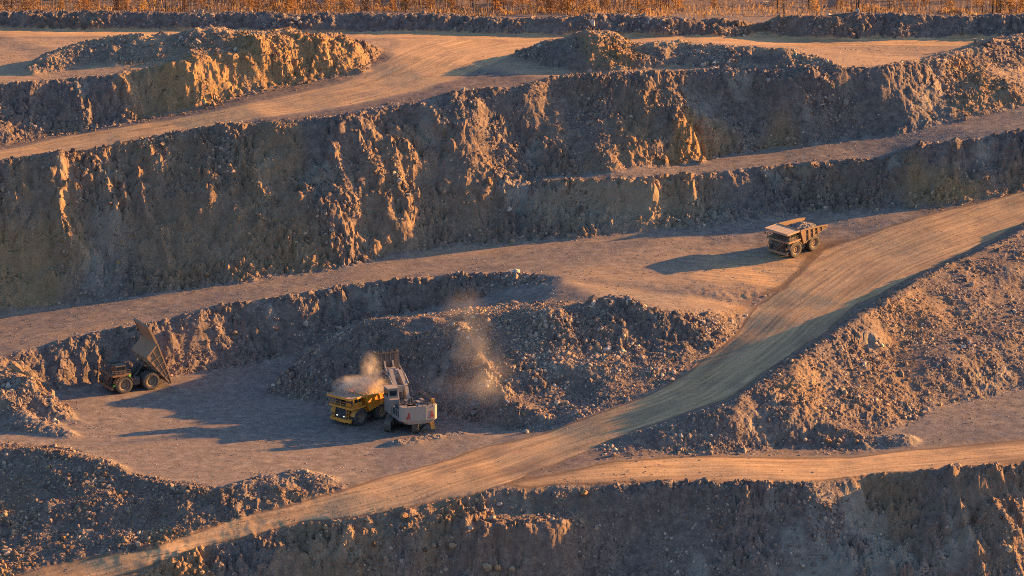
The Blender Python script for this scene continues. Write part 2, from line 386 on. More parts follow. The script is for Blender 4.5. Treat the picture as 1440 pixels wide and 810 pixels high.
# ------------------------------------------------------------------ final ground sheet
SX, SY = 0.30, 0.40
core_x = np.arange(-138, 138 + SX, SX); core_y = np.arange(742, 1092 + SY, SY)
def grow(a, end, s0, f):
    out = []; s = s0
    while abs(a) < abs(end) if end * a > 0 else a > end:
        s *= f; a = a + (s if end > a else -s); out.append(a)
    return out
right = grow(core_x[-1], 6000, SX, 1.13)
left = [-v for v in right][::-1]
back = grow(core_y[-1], 12000, SY, 1.06)
front = []; a = core_y[0]; s = SY
while a > -3000:
    s *= 1.13; a -= s; front.append(a)
xs = np.array(left + list(core_x) + right); ys = np.array(front[::-1] + list(core_y) + back)
X, Y = np.meshgrid(xs, ys)
wx = 2.0 * fbm(X, Y, 14, 2, 1) + .9 * fbm(X, Y, 4.5, 2, 2) + .28 * fbm(X, Y, 1.3, 2, 3)
wy = 2.0 * fbm(X, Y, 14, 2, 4) + .9 * fbm(X, Y, 4.5, 2, 5) + .28 * fbm(X, Y, 1.3, 2, 6)
slp0 = samp(SLOPE, np.clip(X, -149, 149), np.clip(Y, 731, 1199))
wk = .35 + .65 * smooth(.1, .5, slp0)
wk = wk * (1 - .8 * samp(blur(np.clip(HAUL + ROADD, 0, 1).astype(float), 4, 2), np.clip(np.clip(X, -.128 * np.abs(Y), .128 * np.abs(Y)), -149, 149), np.clip(Y, 731, 1199)))
Xc = np.clip(np.clip(X, -.128 * np.abs(Y), .128 * np.abs(Y)), -149, 149)
# outside the surveyed strip the benches run on in their own direction
trend = (.38 - .2 * smooth(925, 965, Y)) * (1 - smooth(985, 1050, Y)) * smooth(700, 850, Y)
Xq = Xc + wx * wk
Yq = np.clip(Y - trend * np.clip(X - Xc, -120, 120), 731, 1199) + wy * wk
Z0 = samp(BASE, Xq, Yq)
Z0 = Z0 - .3 * np.clip(X - Xc, 0, 60) * smooth(945, 975, Y) * (1 - smooth(1010, 1040, Y))  # unseen land on the right lowered to let the low sun through
slope = samp(SLOPE, Xq, Yq); asp = samp(ASP, Xq, Yq)
M = {k: samp(v, Xq, Yq) for k, v in SOFT.items()}
ridge_m = samp(RM, Xq, Yq); och = samp(OCHRE, Xq, Yq)
tu = samp(TU, Xq, Yq); tv = samp(TV, Xq, Yq)
steep = smooth(.16, .55, slope)
cliff = smooth(.6, .95, slope)
M['haul'] = smooth(.3, .7, M['haul'])
road = np.clip(M['haul'] + M['top'] + M['rc'] + M['rd'], 0, 1) * (1 - smooth(.25, .5, ridge_m)) * (1 - smooth(.5, .8, slope))
steep = steep * (1 - .92 * road); cliff = cliff * (1 - road)
flat = np.clip(road + M['fa'] + M['bb'] + M['bc'] + M['plat'] + M['apron'], 0, 1) * (1 - steep)
pile = M['pile']
# gullies and ribs run down the slope whatever way it faces
gul = 0; wsum = 0
for k, ang in enumerate((-110, -75, -40, -10)):
    a = R(ang); ux, uy = math.cos(a), math.sin(a)     # downslope direction
    sx_, sy_ = -uy, ux
    w = np.exp(-((np.angle(np.exp(1j * (asp - a)))) / .35) ** 2) + 1e-3
    u = X * sx_ + Y * sy_; v = X * ux + Y * uy
    uu = u + 1.5 * fbm(X, Y, 9, 2, 21 + k)
    n = .6 * ridged(uu, v * .33, 10.0, 2, 31 + 5 * k) + .24 * ridged(uu, v * .4, 4.2, 2, 33 + 5 * k) + .18 * ridged(uu, v * .4, 1.9, 2, 37 + 5 * k)
    gul = gul + w * n; wsum = wsum + w
gul = gul / wsum
big = fbm(X, Y, 22, 3, 70)
patch = smooth(-.15, .3, fbm(X, Y, 16, 3, 72))         # where the face is broken rather than smooth fill
boost = 0
for (bx0, by0, bz0, rx0, ry0) in ((1300, 735, -12, 40, 9), (1000, 750, -12, 18, 9), (590, 770, -9, 26, 9), (330, 790, -10, 20, 8), (1090, 165, 40, 34, 12), (930, 200, 36, 22, 8), (1370, 150, 42, 24, 12), (1350, 232, 32, 22, 9), (90, 325, 22, 44, 20), (300, 85, 50, 34, 16)):
    q0 = px(bx0, by0, bz0); boost = np.maximum(boost, smooth(1.3, .5, np.hypot((X - q0[0]) / rx0, (Y - q0[1]) / ry0)))
patch = np.maximum(patch, boost * (.35 + .65 * smooth(-.35, .1, fbm(X, Y, 7, 3, 73))))
c1, v1 = cells(X + .5 * wx, (Y + .5 * wy) , 2.6, 3)
c2, v2 = cells(X, Y, 1.1, 5)
c3, v3 = cells(X, Y, .62, 7)
lump = (.55 - c1) * .8 + v1 * .8
amp_g = (.95 + 1.35 * cliff) * steep * (.2 + .8 * patch)
calm = 1 - .45 * M['plat'] - .6 * M['fill'] - .5 * M['left'] * (1 - M['fill'])
calm = calm * (1 - .4 * smooth(955, 985, Y))
amp_g = amp_g * (.62 + .38 * calm) * (1 - .75 * pile) * (1 - .5 * M['left']) * (1 - .62 * M['fill']) * (1 - .4 * M['plat'])
amp_g = amp_g * (1 + .6 * boost + .3 * M['lows'])
dz = amp_g * gul
dz += steep * calm * (.7 * fbm(X, Y, 6, 4, 80) + (.3 + .6 * cliff) * patch * lump)
rough_p = smooth(-.2, .3, fbm(X, Y, 9, 3, 84))
dz += steep * rough_p * (.45 * (.5 - c2) + .5 * v2 + .3 * v3 + .22 * ridged(X, Y, 2.4, 3, 86)) * calm
rub = np.clip(pile * 1.2 + M['left'] * 1.1 + steep * (.55 + .35 * (1 - cliff)) + ridge_m * .7, 0, 1) * (1 - road)
dz += rub * (.22 * (.5 - c2) + .16 * v2 + .12 * (.5 - c3) + .10 * v3) * (1 - .8 * pile) * (1 - .6 * M['fill']) * (1 - .4 * M['left'])
dz += rub * (.5 - .2 * pile) * fbm(X, Y, 5, 3, 90)
dz += np.clip(pile + M['left'], 0, 1) * .55 * fbm(X, Y, 12, 3, 95) * (1 - road)
fn = fbm(X, Y, 18, 3, 97)
dz += (1 - steep) * (1 - np.clip(pile + M['left'], 0, 1)) * (.18 * fn + .035 * fbm(X, Y, 2.2, 3, 99) * (1 - .6 * road))
# wheel ruts along the roads
rut = fbm(tu * .03 + 3, tv, 1.6, 3, 110)
dz += road * .055 * rut + (flat - road).clip(0, 1) * .03 * fbm(tu * .08, tv, 1.2, 2, 112)
inner = (np.abs(X) < 137) & (Y > 744) & (Y < 1090)
Zf = Z0 + np.where(inner, dz, dz * .5)
far = smooth(1150, 1600, Y)
Zf = Zf * (1 - far) + far * (38 + 10 * fbm(X, Y, 500, 3, 120))
NY, NX = X.shape
print("ground grid", NX, NY, NX * NY)

def mat_new(name):
    m = bpy.data.materials.new(name); m.use_nodes = True
    nt = m.node_tree
    return m, nt, nt.nodes["Principled BSDF"]
class NB:
    """small helper for node graphs"""
    def __init__(s, nt): s.nt = nt
    def n(s, t, **k):
        d = s.nt.nodes.new(t)
        for a, b in k.items():
            if a == 'inp':
                for i, v in b.items(): d.inputs[i].default_value = v
            else: setattr(d, a, b)
        return d
    def l(s, a, b): s.nt.links.new(a, b)
    def attr(s, nm, typ='GEOMETRY'): 
        d = s.n("ShaderNodeAttribute", attribute_name=nm, attribute_type=typ); return d
    def noise(s, vec, scale, detail=4, rough=.6, w=None):
        d = s.n("ShaderNodeTexNoise"); d.inputs['Scale'].default_value = scale; d.inputs['Detail'].default_value = detail; d.inputs['Roughness'].default_value = rough
        if vec is not None: s.l(vec, d.inputs['Vector'])
        return d.outputs['Fac']
    def ramp(s, fac, stops):
        d = s.n("ShaderNodeValToRGB"); e = d.color_ramp.elements
        while len(e) < len(stops): e.new(.5)
        for k, (p, c) in enumerate(stops):
            e[k].position = p; e[k].color = (*c, 1) if len(c) == 3 else c
        s.l(fac, d.inputs[0]); return d.outputs[0]
    def mix(s, f, a, b, mode='MIX'):
        d = s.n("ShaderNodeMix", data_type='RGBA', blend_type=mode)
        for v, i in ((f, 0), (a, 6), (b, 7)):
            if isinstance(v, (int, float)): d.inputs[i].default_value = v
            elif isinstance(v, tuple): d.inputs[i].default_value = (*v, 1)
            else: s.l(v, d.inputs[i])
        return d.outputs[2]
    def math(s, op, a, b=0.0, clamp=False):
        d = s.n("ShaderNodeMath", operation=op, use_clamp=clamp)
        for v, i in ((a, 0), (b, 1)):
            if isinstance(v, (int, float)): d.inputs[i].default_value = v
            else: s.l(v, d.inputs[i])
        return d.outputs[0]
    def map(s, v, a, b, c=0., d_=1.):
        d = s.n("ShaderNodeMapRange"); d.inputs[1].default_value = a; d.inputs[2].default_value = b; d.inputs[3].default_value = c; d.inputs[4].default_value = d_
        s.l(v, d.inputs[0]); return d.outputs[0]

# ------------------------------------------------------------------ ground material (masks say what kind of soil lies there; some ochre imitates sunlit ribs)
gm, gnt, gb = mat_new("pit_ground")
B = NB(gnt)
soil = True
geo = B.n("ShaderNodeNewGeometry"); pos = geo.outputs['Position']
ma = B.attr("mask_a").outputs['Color']      # road, flat gravel, ochre
mb = B.attr("mask_b").outputs['Color']      # rubble, red brown, pale rock
sa = B.n("ShaderNodeSeparateColor"); B.l(ma, sa.inputs[0])
sb = B.n("ShaderNodeSeparateColor"); B.l(mb, sb.inputs[0])
trk = B.attr("track").outputs['Vector']
mcs = B.attr("shoulder").outputs['Fac']
n_big = B.noise(pos, .06, 5, .6); n_mid = B.noise(pos, .5, 5, .65); n_fin = B.noise(pos, 3.0, 4, .7); n_vf = B.noise(pos, 9.0, 3, .8)
vor = B.n("ShaderNodeTexVoronoi"); vor.inputs['Scale'].default_value = 1.9; B.l(pos, vor.inputs['Vector'])
vorv = B.n("ShaderNodeSeparateColor"); B.l(vor.outputs['Color'], vorv.inputs[0])
rock = B.ramp(n_mid, [(.3, (.085, .062, .055)), (.5, (.165, .117, .095)), (.7, (.265, .186, .142))])
rock = B.mix(B.map(n_fin, .3, .7, 0, .55), rock, B.ramp(vorv.outputs[0], [(0, (.085, .062, .06)), (.6, (.19, .134, .112)), (1, (.37, .27, .21))]))
redb = B.ramp(n_fin, [(.2, (.12, .075, .05)), (.8, (.26, .15, .085))])
rock = B.mix(B.math('MULTIPLY', sb.outputs[1], B.map(n_big, .3, .65)), rock, redb)
pale = B.ramp(n_mid, [(.2, (.2, .17, .14)), (.8, (.42, .34, .26))])
rock = B.mix(sb.outputs[2], rock, pale)
ochc = B.ramp(n_fin, [(.2, (.22, .118, .058)), (.8, (.48, .27, .11))])
rock = B.mix(sa.outputs[2], rock, ochc)
grav = B.ramp(B.math('ADD', B.math('MULTIPLY', n_mid, .5), B.math('MULTIPLY', n_fin, .5)), [(.35, (.10, .078, .070)), (.5, (.19, .148, .125)), (.64, (.33, .258, .212))])
mp = B.n("ShaderNodeMapping"); mp.inputs['Scale'].default_value = (.045, 1.0, 1); B.l(trk, mp.inputs[0])
st = B.math('ADD', B.math('MULTIPLY', B.noise(mp.outputs[0], 1.1, 5, .7), .68), B.math('MULTIPLY', B.noise(pos, 1.1, 6, .75), .32))
sand = B.ramp(st, [(.36, (.27, .148, .068)), (.46, (.45, .265, .13)), (.56, (.60, .36, .18)), (.66, (.70, .445, .24))])
n_pt = B.noise(pos, .16, 4, .6)
sand = B.mix(B.map(n_pt, .52, .7, 0, .55), sand, (.24, .15, .10))
sand = B.mix(B.map(n_big, .35, .7, 0, .3), sand, (.33, .21, .135))
grav = B.mix(B.map(st, .45, .7, 0, .4), grav, (.34, .24, .165))
fe = B.mix(sa.outputs[1], rock, grav)
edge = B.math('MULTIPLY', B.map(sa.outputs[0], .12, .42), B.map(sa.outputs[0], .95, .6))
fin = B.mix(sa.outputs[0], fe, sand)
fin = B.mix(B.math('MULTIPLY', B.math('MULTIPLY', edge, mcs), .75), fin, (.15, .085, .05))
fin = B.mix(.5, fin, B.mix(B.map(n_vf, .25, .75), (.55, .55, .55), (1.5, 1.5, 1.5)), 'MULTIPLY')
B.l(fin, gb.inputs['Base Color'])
gb.inputs['Roughness'].default_value = .93
gb.inputs['Specular IOR Level'].default_value = .15
bh = B.math('ADD', B.math('MULTIPLY', n_fin, .5), B.math('MULTIPLY', vor.outputs['Distance'], .35))
bh = B.math('ADD', bh, B.math('MULTIPLY', n_vf, .12))
rel = B.math('ADD', B.math('MULTIPLY', sb.outputs[0], .7), .07)
bh = B.math('MULTIPLY', bh, rel)
bh = B.math('ADD', bh, B.math('MULTIPLY', B.math('MULTIPLY', st, sa.outputs[0]), .08))
bp = B.n("ShaderNodeBump"); bp.inputs['Strength'].default_value = 1.0; bp.inputs['Distance'].default_value = .5
B.l(bh, bp.inputs['Height']); B.l(bp.outputs[0], gb.inputs['Normal'])

redm = np.clip(.35 * M['left'] + smooth(-.1, .5, fbm(X, Y, 26, 3, 130)) * .8 + .3 * road, 0, 1)
palem = smooth(.25, .5, fbm(X, Y, 9, 3, 135)) * np.maximum(cliff, .5 * steep) * .7
pb = px(900, 278, 26)
palem = np.clip(palem + steep * smooth(1.2, .5, np.hypot((X - pb[0]) / 27, (Y - pb[1]) / 7) + .3 * fbm(X, Y, 4, 3, 136)) * .85, 0, 1)
darkroad = .0
roadc = np.clip(road * (1.0 + .35 * fbm(tu * .25, tv * 1.2, 6, 3, 140)), 0, 1)
wide = samp(blur(np.clip(HAUL + TOPR + ROADC + ROADD + 0.0, 0, 1), 3, 2), Xq, Yq)
roadc *= .35 + .65 * smooth(.5, .8, wide + .12 * fbm(X, Y, 5, 3, 146))
# sandy tongue where trucks turn onto the bench
sp = px(1190, 370, 20)
tong = M['bb'] * smooth(1.3, .3, np.hypot((X - sp[0]) / 32, (Y - sp[1]) / 26) + .35 * fbm(X, Y, 7, 3, 141))
bsand = M['bb'] * (.14 + .35 * fbm(tu * .3, tv, 9, 3, 143))
flatc = np.clip(flat - road, 0, 1)
forest = M['forest']
roadc = np.clip(roadc + .8 * tong + np.clip(bsand, 0, 1) * flatc + M['fa'] * .04 + M['plat'] * (1 - steep) * .5 * (1 - road), 0, 1)
colA = np.stack([roadc, np.clip(flat + .15, 0, 1) * (1 - .0 * forest), och * (steep * .85 + .15), np.ones_like(och)], -1)
colB = np.stack([rub, np.clip(redm + forest, 0, 1), palem, np.ones_like(och)], -1)

idx = np.arange(NX * NY).reshape(NY, NX)
quads = np.stack([idx[:-1, :-1], idx[:-1, 1:], idx[1:, 1:], idx[1:, :-1]], -1).reshape(-1, 4)
cc = lambda A: .25 * (A[:-1, :-1] + A[:-1, 1:] + A[1:, 1:] + A[1:, :-1]).reshape(-1)
VERT = np.stack([X, Y, Zf], -1).reshape(-1, 3).astype(np.float32)
reg = np.zeros(len(quads), int)                     # 0 ground
def setreg(n, m): reg[cc(m.astype(float)) > .5] = n
isr = 1 - smooth(.25, .5, ridge_m)
fl = slope < .42
setreg(8, (pile > .5))
setreg(2, (M['top'] > .5) & (ridge_m < .4)); setreg(3, (M['rc'] > .5) & (ridge_m < .4)); setreg(4, (M['rd'] > .5) & (ridge_m < .4)); setreg(1, (M['haul'] > .5) & (ridge_m < .5) & (slope < .6))
setreg(5, (M['fa'] > .5) & fl & (ridge_m < .4)); setreg(6, (M['bb'] > .5) & fl & (ridge_m < .4)); setreg(7, (M['bc'] > .5) & fl & (ridge_m < .4))
REGN = ['ground', 'haul_road', 'plateau_road', 'upper_road', 'lower_road', 'loading_floor', 'bench', 'upper_bench', 'blasted_rock_pile']

def mesh_np(name, V, F, mat, smooth_=True, attrs=None):
    me = bpy.data.meshes.new(name)
    me.vertices.add(len(V)); me.vertices.foreach_set('co', V.astype(np.float32).ravel())
    n = F.shape[1]
    me.loops.add(F.size); me.loops.foreach_set('vertex_index', F.astype(np.int32).ravel())
    me.polygons.add(len(F)); me.polygons.foreach_set('loop_start', (np.arange(len(F)) * n).astype(np.int32))
    me.polygons.foreach_set('loop_total', np.full(len(F), n, np.int32))
    me.polygons.foreach_set('use_smooth', np.full(len(F), smooth_, bool))
    for nm, (typ, key, A) in (attrs or {}).items():
        at = me.attributes.new(nm, typ, 'POINT'); at.data.foreach_set(key, A.astype(np.float32).ravel())
    me.update(calc_edges=True)
    me.materials.append(mat)
    return me
cA = colA.reshape(-1, 4); cB = colB.reshape(-1, 4)
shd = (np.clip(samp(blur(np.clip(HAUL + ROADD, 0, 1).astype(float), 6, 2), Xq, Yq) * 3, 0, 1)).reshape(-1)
tr = np.stack([tu, tv, np.zeros_like(tu)], -1).reshape(-1, 3)
for k, nm in enumerate(REGN):
    F = quads[reg == k]
    if not len(F): continue
    u, inv = np.unique(F, return_inverse=True)
    me = mesh_np(nm, VERT[u], inv.reshape(F.shape), gm, k not in (0, 8),
                 {'mask_a': ('FLOAT_COLOR', 'color', cA[u]), 'mask_b': ('FLOAT_COLOR', 'color', cB[u]), 'track': ('FLOAT_VECTOR', 'vector', tr[u]), 'shoulder': ('FLOAT', 'value', shd[u])})
    o = bpy.data.objects.new(nm, me); COL.objects.link(o)
    tag(o, kind='structure')

ZC = Zf[len(front):len(front) + len(core_y), len(left):len(left) + len(core_x)]
def crop(A): return A[len(front):len(front) + len(core_y), len(left):len(left) + len(core_x)]
def csamp(A, x, y):
    fx = np.clip((np.asarray(x, float) - core_x[0]) / SX, 0, A.shape[1] - 1.001); fy = np.clip((np.asarray(y, float) - core_y[0]) / SY, 0, A.shape[0] - 1.001)
    i = fx.astype(int); j = fy.astype(int); fx = fx - i; fy = fy - j
    return (A[j, i] * (1 - fx) + A[j, i + 1] * fx) * (1 - fy) + (A[j + 1, i] * (1 - fx) + A[j + 1, i + 1] * fx) * fy
def ground(x, y): return float(csamp(ZC, x, y))
def hit(x, y):
    """where the photograph's ray through (x, y) meets the ground"""
    a, b = (x - 720) / FPX, (405 - y) / FPX
    dy = math.cos(PITCH) + b * math.sin(PITCH); dz = -math.sin(PITCH) + b * math.cos(PITCH)
    t = 740.0 / dy
    T = np.arange(t, 1200 / dy, .25)
    zz = CAM_H + dz * T; g = csamp(ZC, a * T, dy * T)
    k = np.argmax(zz < g)
    return Vector((a * T[k], dy * T[k], float(g[k])))

# ------------------------------------------------------------------ mesh helpers
def obj(name, bm, mat, parent=None, smooth_=False):
    me = bpy.data.meshes.new(name)
    bmesh.ops.recalc_face_normals(bm, faces=bm.faces)
    bm.to_mesh(me); bm.free()
    if smooth_:
        for p in me.polygons: p.use_smooth = True
    me.materials.append(mat)
    o = bpy.data.objects.new(name, me); COL.objects.link(o)
    if parent: o.parent = parent
    return o
def empty(name, loc, rot=(0, 0, 0), scale=1):
    o = bpy.data.objects.new(name, None); COL.objects.link(o)
    o.location = loc; o.rotation_euler = rot; o.scale = (scale,) * 3; o.empty_display_size = 1
    return o
def box(bm, c, s, rot=None, taper=None):
    m = Matrix.Translation(c)
    if rot is not None: m = m @ rot.to_4x4()
    r = bmesh.ops.create_cube(bm, size=1)['verts']
    for v in r:
        k = 1.0 if taper is None or v.co.z < 0 else taper
        v.co = m @ Vector((v.co.x * s[0] * k, v.co.y * s[1] * k, v.co.z * s[2]))
    return r
def beam(bm, a, b, w, h=None):
    a, b = Vector(a), Vector(b); d = b - a
    q = d.to_track_quat('X', 'Z').to_matrix()
    box(bm, (a + b) / 2, (d.length, w, h or w), q)
def cyl(bm, a, b, r, seg=10, r2=None):
    a, b = Vector(a), Vector(b); d = b - a
    m = Matrix.Translation((a + b) / 2) @ d.to_track_quat('Z', 'Y').to_matrix().to_4x4()
    bmesh.ops.create_cone(bm, cap_ends=True, segments=seg, radius1=r, radius2=r if r2 is None else r2, depth=d.length, matrix=m)
def prism(bm, pts, y0, y1):
    """polygon in x,z swept from y0 to y1"""
    A = [bm.verts.new((x, y0, z)) for x, z in pts]; Bv = [bm.verts.new((x, y1, z)) for x, z in pts]
    bm.faces.new(A); bm.faces.new(Bv[::-1])
    n = len(pts)
    for i in range(n): bm.faces.new((A[i], Bv[i], Bv[(i + 1) % n], A[(i + 1) % n]))
def prism_z(bm, pts, z0, z1, pts1=None):
    pts1 = pts1 or pts
    A = [bm.verts.new((x, y, z0)) for x, y in pts]; Bv = [bm.verts.new((x, y, z1)) for x, y in pts1]
    bm.faces.new(A[::-1]); bm.faces.new(Bv)
    n = len(pts)
    for i in range(n): bm.faces.new((A[i], A[(i + 1) % n], Bv[(i + 1) % n], Bv[i]))
def lathe(bm, prof, c, axis='Y', seg=32):
    rings = []
    for k in range(seg):
        t = 2 * math.pi * k / seg
        rings.append([bm.verts.new((c[0] + r * math.cos(t), c[1] + y, c[2] + r * math.sin(t))) for r, y in prof])
    for k in range(seg):
        a, b = rings[k], rings[(k + 1) % seg]
        for i in range(len(prof) - 1): bm.faces.new((a[i], a[i + 1], b[i + 1], b[i]))
BM = bmesh.new

def paint(name, col, dust=.35, rough=.5, dustcol=(.30, .21, .145), metal=0.0, scale=1.2, up_=.35):
    m, nt, b = mat_new(name); N = NB(nt)
    tc = N.n("ShaderNodeTexCoord").outputs['Object']
    ge = N.n("ShaderNodeNewGeometry")
    n1 = N.noise(tc, scale, 5, .7); n2 = N.noise(tc, scale * 6, 3, .7)
    sep = N.n("ShaderNodeSeparateXYZ"); N.l(ge.outputs['Normal'], sep.inputs[0])
    up = N.map(sep.outputs[2], .1, .9, 0, up_)
    f = N.math('ADD', N.math('MULTIPLY', N.map(n1, .35, .7), dust * 1.4), N.math('ADD', up, dust * .35), True)
    f = N.math('MULTIPLY', f, N.map(n2, .2, .6, .6, 1.0), True)
    c = N.mix(N.map(n2, .3, .75, 0, .4), col, tuple(v * .55 for v in col))
    N.l(N.mix(f, c, dustcol), b.inputs['Base Color'])
    N.l(N.map(f, 0, 1, rough, .9), b.inputs['Roughness'])
    b.inputs['Metallic'].default_value = metal
    return m
MAT = {
    'yellow': paint("yellow_paint", (.85, .31, .02), .1),
    'yellow_top': paint("dust_covered_yellow_paint", (.85, .31, .02), .12, .7, (.30, .235, .185), up_=14),
    'top_dusty_lit': paint("dusty_lit_canopy", (.36, .22, .12), .4, .8, (.50, .36, .25), up_=8),  # real dust, paled further so the canopy looks better lit than the sides
    'yellow_dusty': paint("dusty_yellow_paint", (.42, .20, .07), .6, .7),
    'yellow_worn': paint("grimy_yellow_paint", (.30, .13, .04), .45, .7, (.20, .13, .09)),
    'body_dusty_shade': paint("dusty_shaded_body_steel", (.22, .125, .065), .4, .8, (.26, .17, .11)),  # dusty steel, darkened so the sides look less sunlit than the canopy
    'body_worn': paint("scraped_body_steel", (.33, .18, .095), .4, .8, (.30, .20, .13)),
    'dark': paint("dark_steel", (.035, .033, .034), .12, .6, (.12, .09, .075)),
    'dark_dusty': paint("dusty_dark_steel", (.06, .05, .045), .4, .7, (.20, .14, .10)),
    'tyre': paint("tyre_rubber", (.045, .042, .042), .45, .85, (.15, .115, .095)),
    'rim': paint("wheel_rim", (.33, .20, .11), .5, .7),
    'white': paint("off_white_paint", (.40, .325, .265), .35, .6, (.30, .22, .165)),
    'grey': paint("grey_paint", (.24, .215, .195), .35, .6, (.28, .22, .175)),
    'steel': paint("worn_bucket_steel", (.11, .08, .065), .4, .7, (.19, .12, .085), .1),
    'red': paint("red_emblem_paint", (.45, .05, .03), .1, .5),
    'wood': paint("weathered_post", (.24, .17, .12), .3, .8),
}
gl, gnt2, gb2 = mat_new("cab_glass")
gb2.inputs['Base Color'].default_value = (.02, .025, .03, 1); gb2.inputs['Roughness'].default_value = .12
MAT['glass'] = gl
lm, lnt, lb = mat_new("lit_headlight")
lb.inputs['Base Color'].default_value = (.8, .8, .75, 1); lb.inputs['Emission Color'].default_value = (1, .95, .85, 1); lb.inputs['Emission Strength'].default_value = .35
MAT['lamp'] = lm
gm2, _, gbb = mat_new("green_marker")
gbb.inputs['Base Color'].default_value = (.25, .75, .05, 1)
MAT['green'] = gm2

# ------------------------------------------------------------------ haul trucks
def make_tyre(parent, x, y, r, w, mats, outer):
    t = BM()
    prof = [(r * .56, -w * .42), (r * .74, -w * .5), (r * .93, -w * .47), (r * .985, -w * .38), (r * .985, w * .38), (r * .93, w * .47), (r * .74, w * .5), (r * .56, w * .42)]
    lathe(t, prof, (x, y, r), seg=36)
    for k in range(26):
        a = 2 * math.pi * k / 26
        for s in (-1, 1):
            q = Matrix.Rotation(-a, 3, 'Y') @ Matrix.Rotation(.35 * s, 3, 'X')
            box(t, (x + math.cos(a) * r * .985, y + s * w * .25, r + math.sin(a) * r * .985), (.12, w * .46, .2), q)
    o = obj('tyre', t, mats['tyre'], parent)
    b = BM(); s = 1 if y > 0 else -1
    rp = [(0.02, .10 * w), (r * .17, .10 * w), (r * .2, .22 * w), (r * .28, .22 * w), (r * .3, .02), (r * .46, .06 * w), (r * .5, .34 * w), (r * .575, .42 * w), (r * .575, -.1 * w)]
    lathe(b, [(rr, yy * s) for rr, yy in rp], (x, y, r), seg=28)
    for k in range(12):
        a = 2 * math.pi * k / 12
        cyl(b, (x + math.cos(a) * r * .4, y + s * .02 * w, r + math.sin(a) * r * .4), (x + math.cos(a) * r * .4, y + s * .14 * w, r + math.sin(a) * r * .4), .06, 6)
    obj('rim', b, mats['rim'], o)
    return o

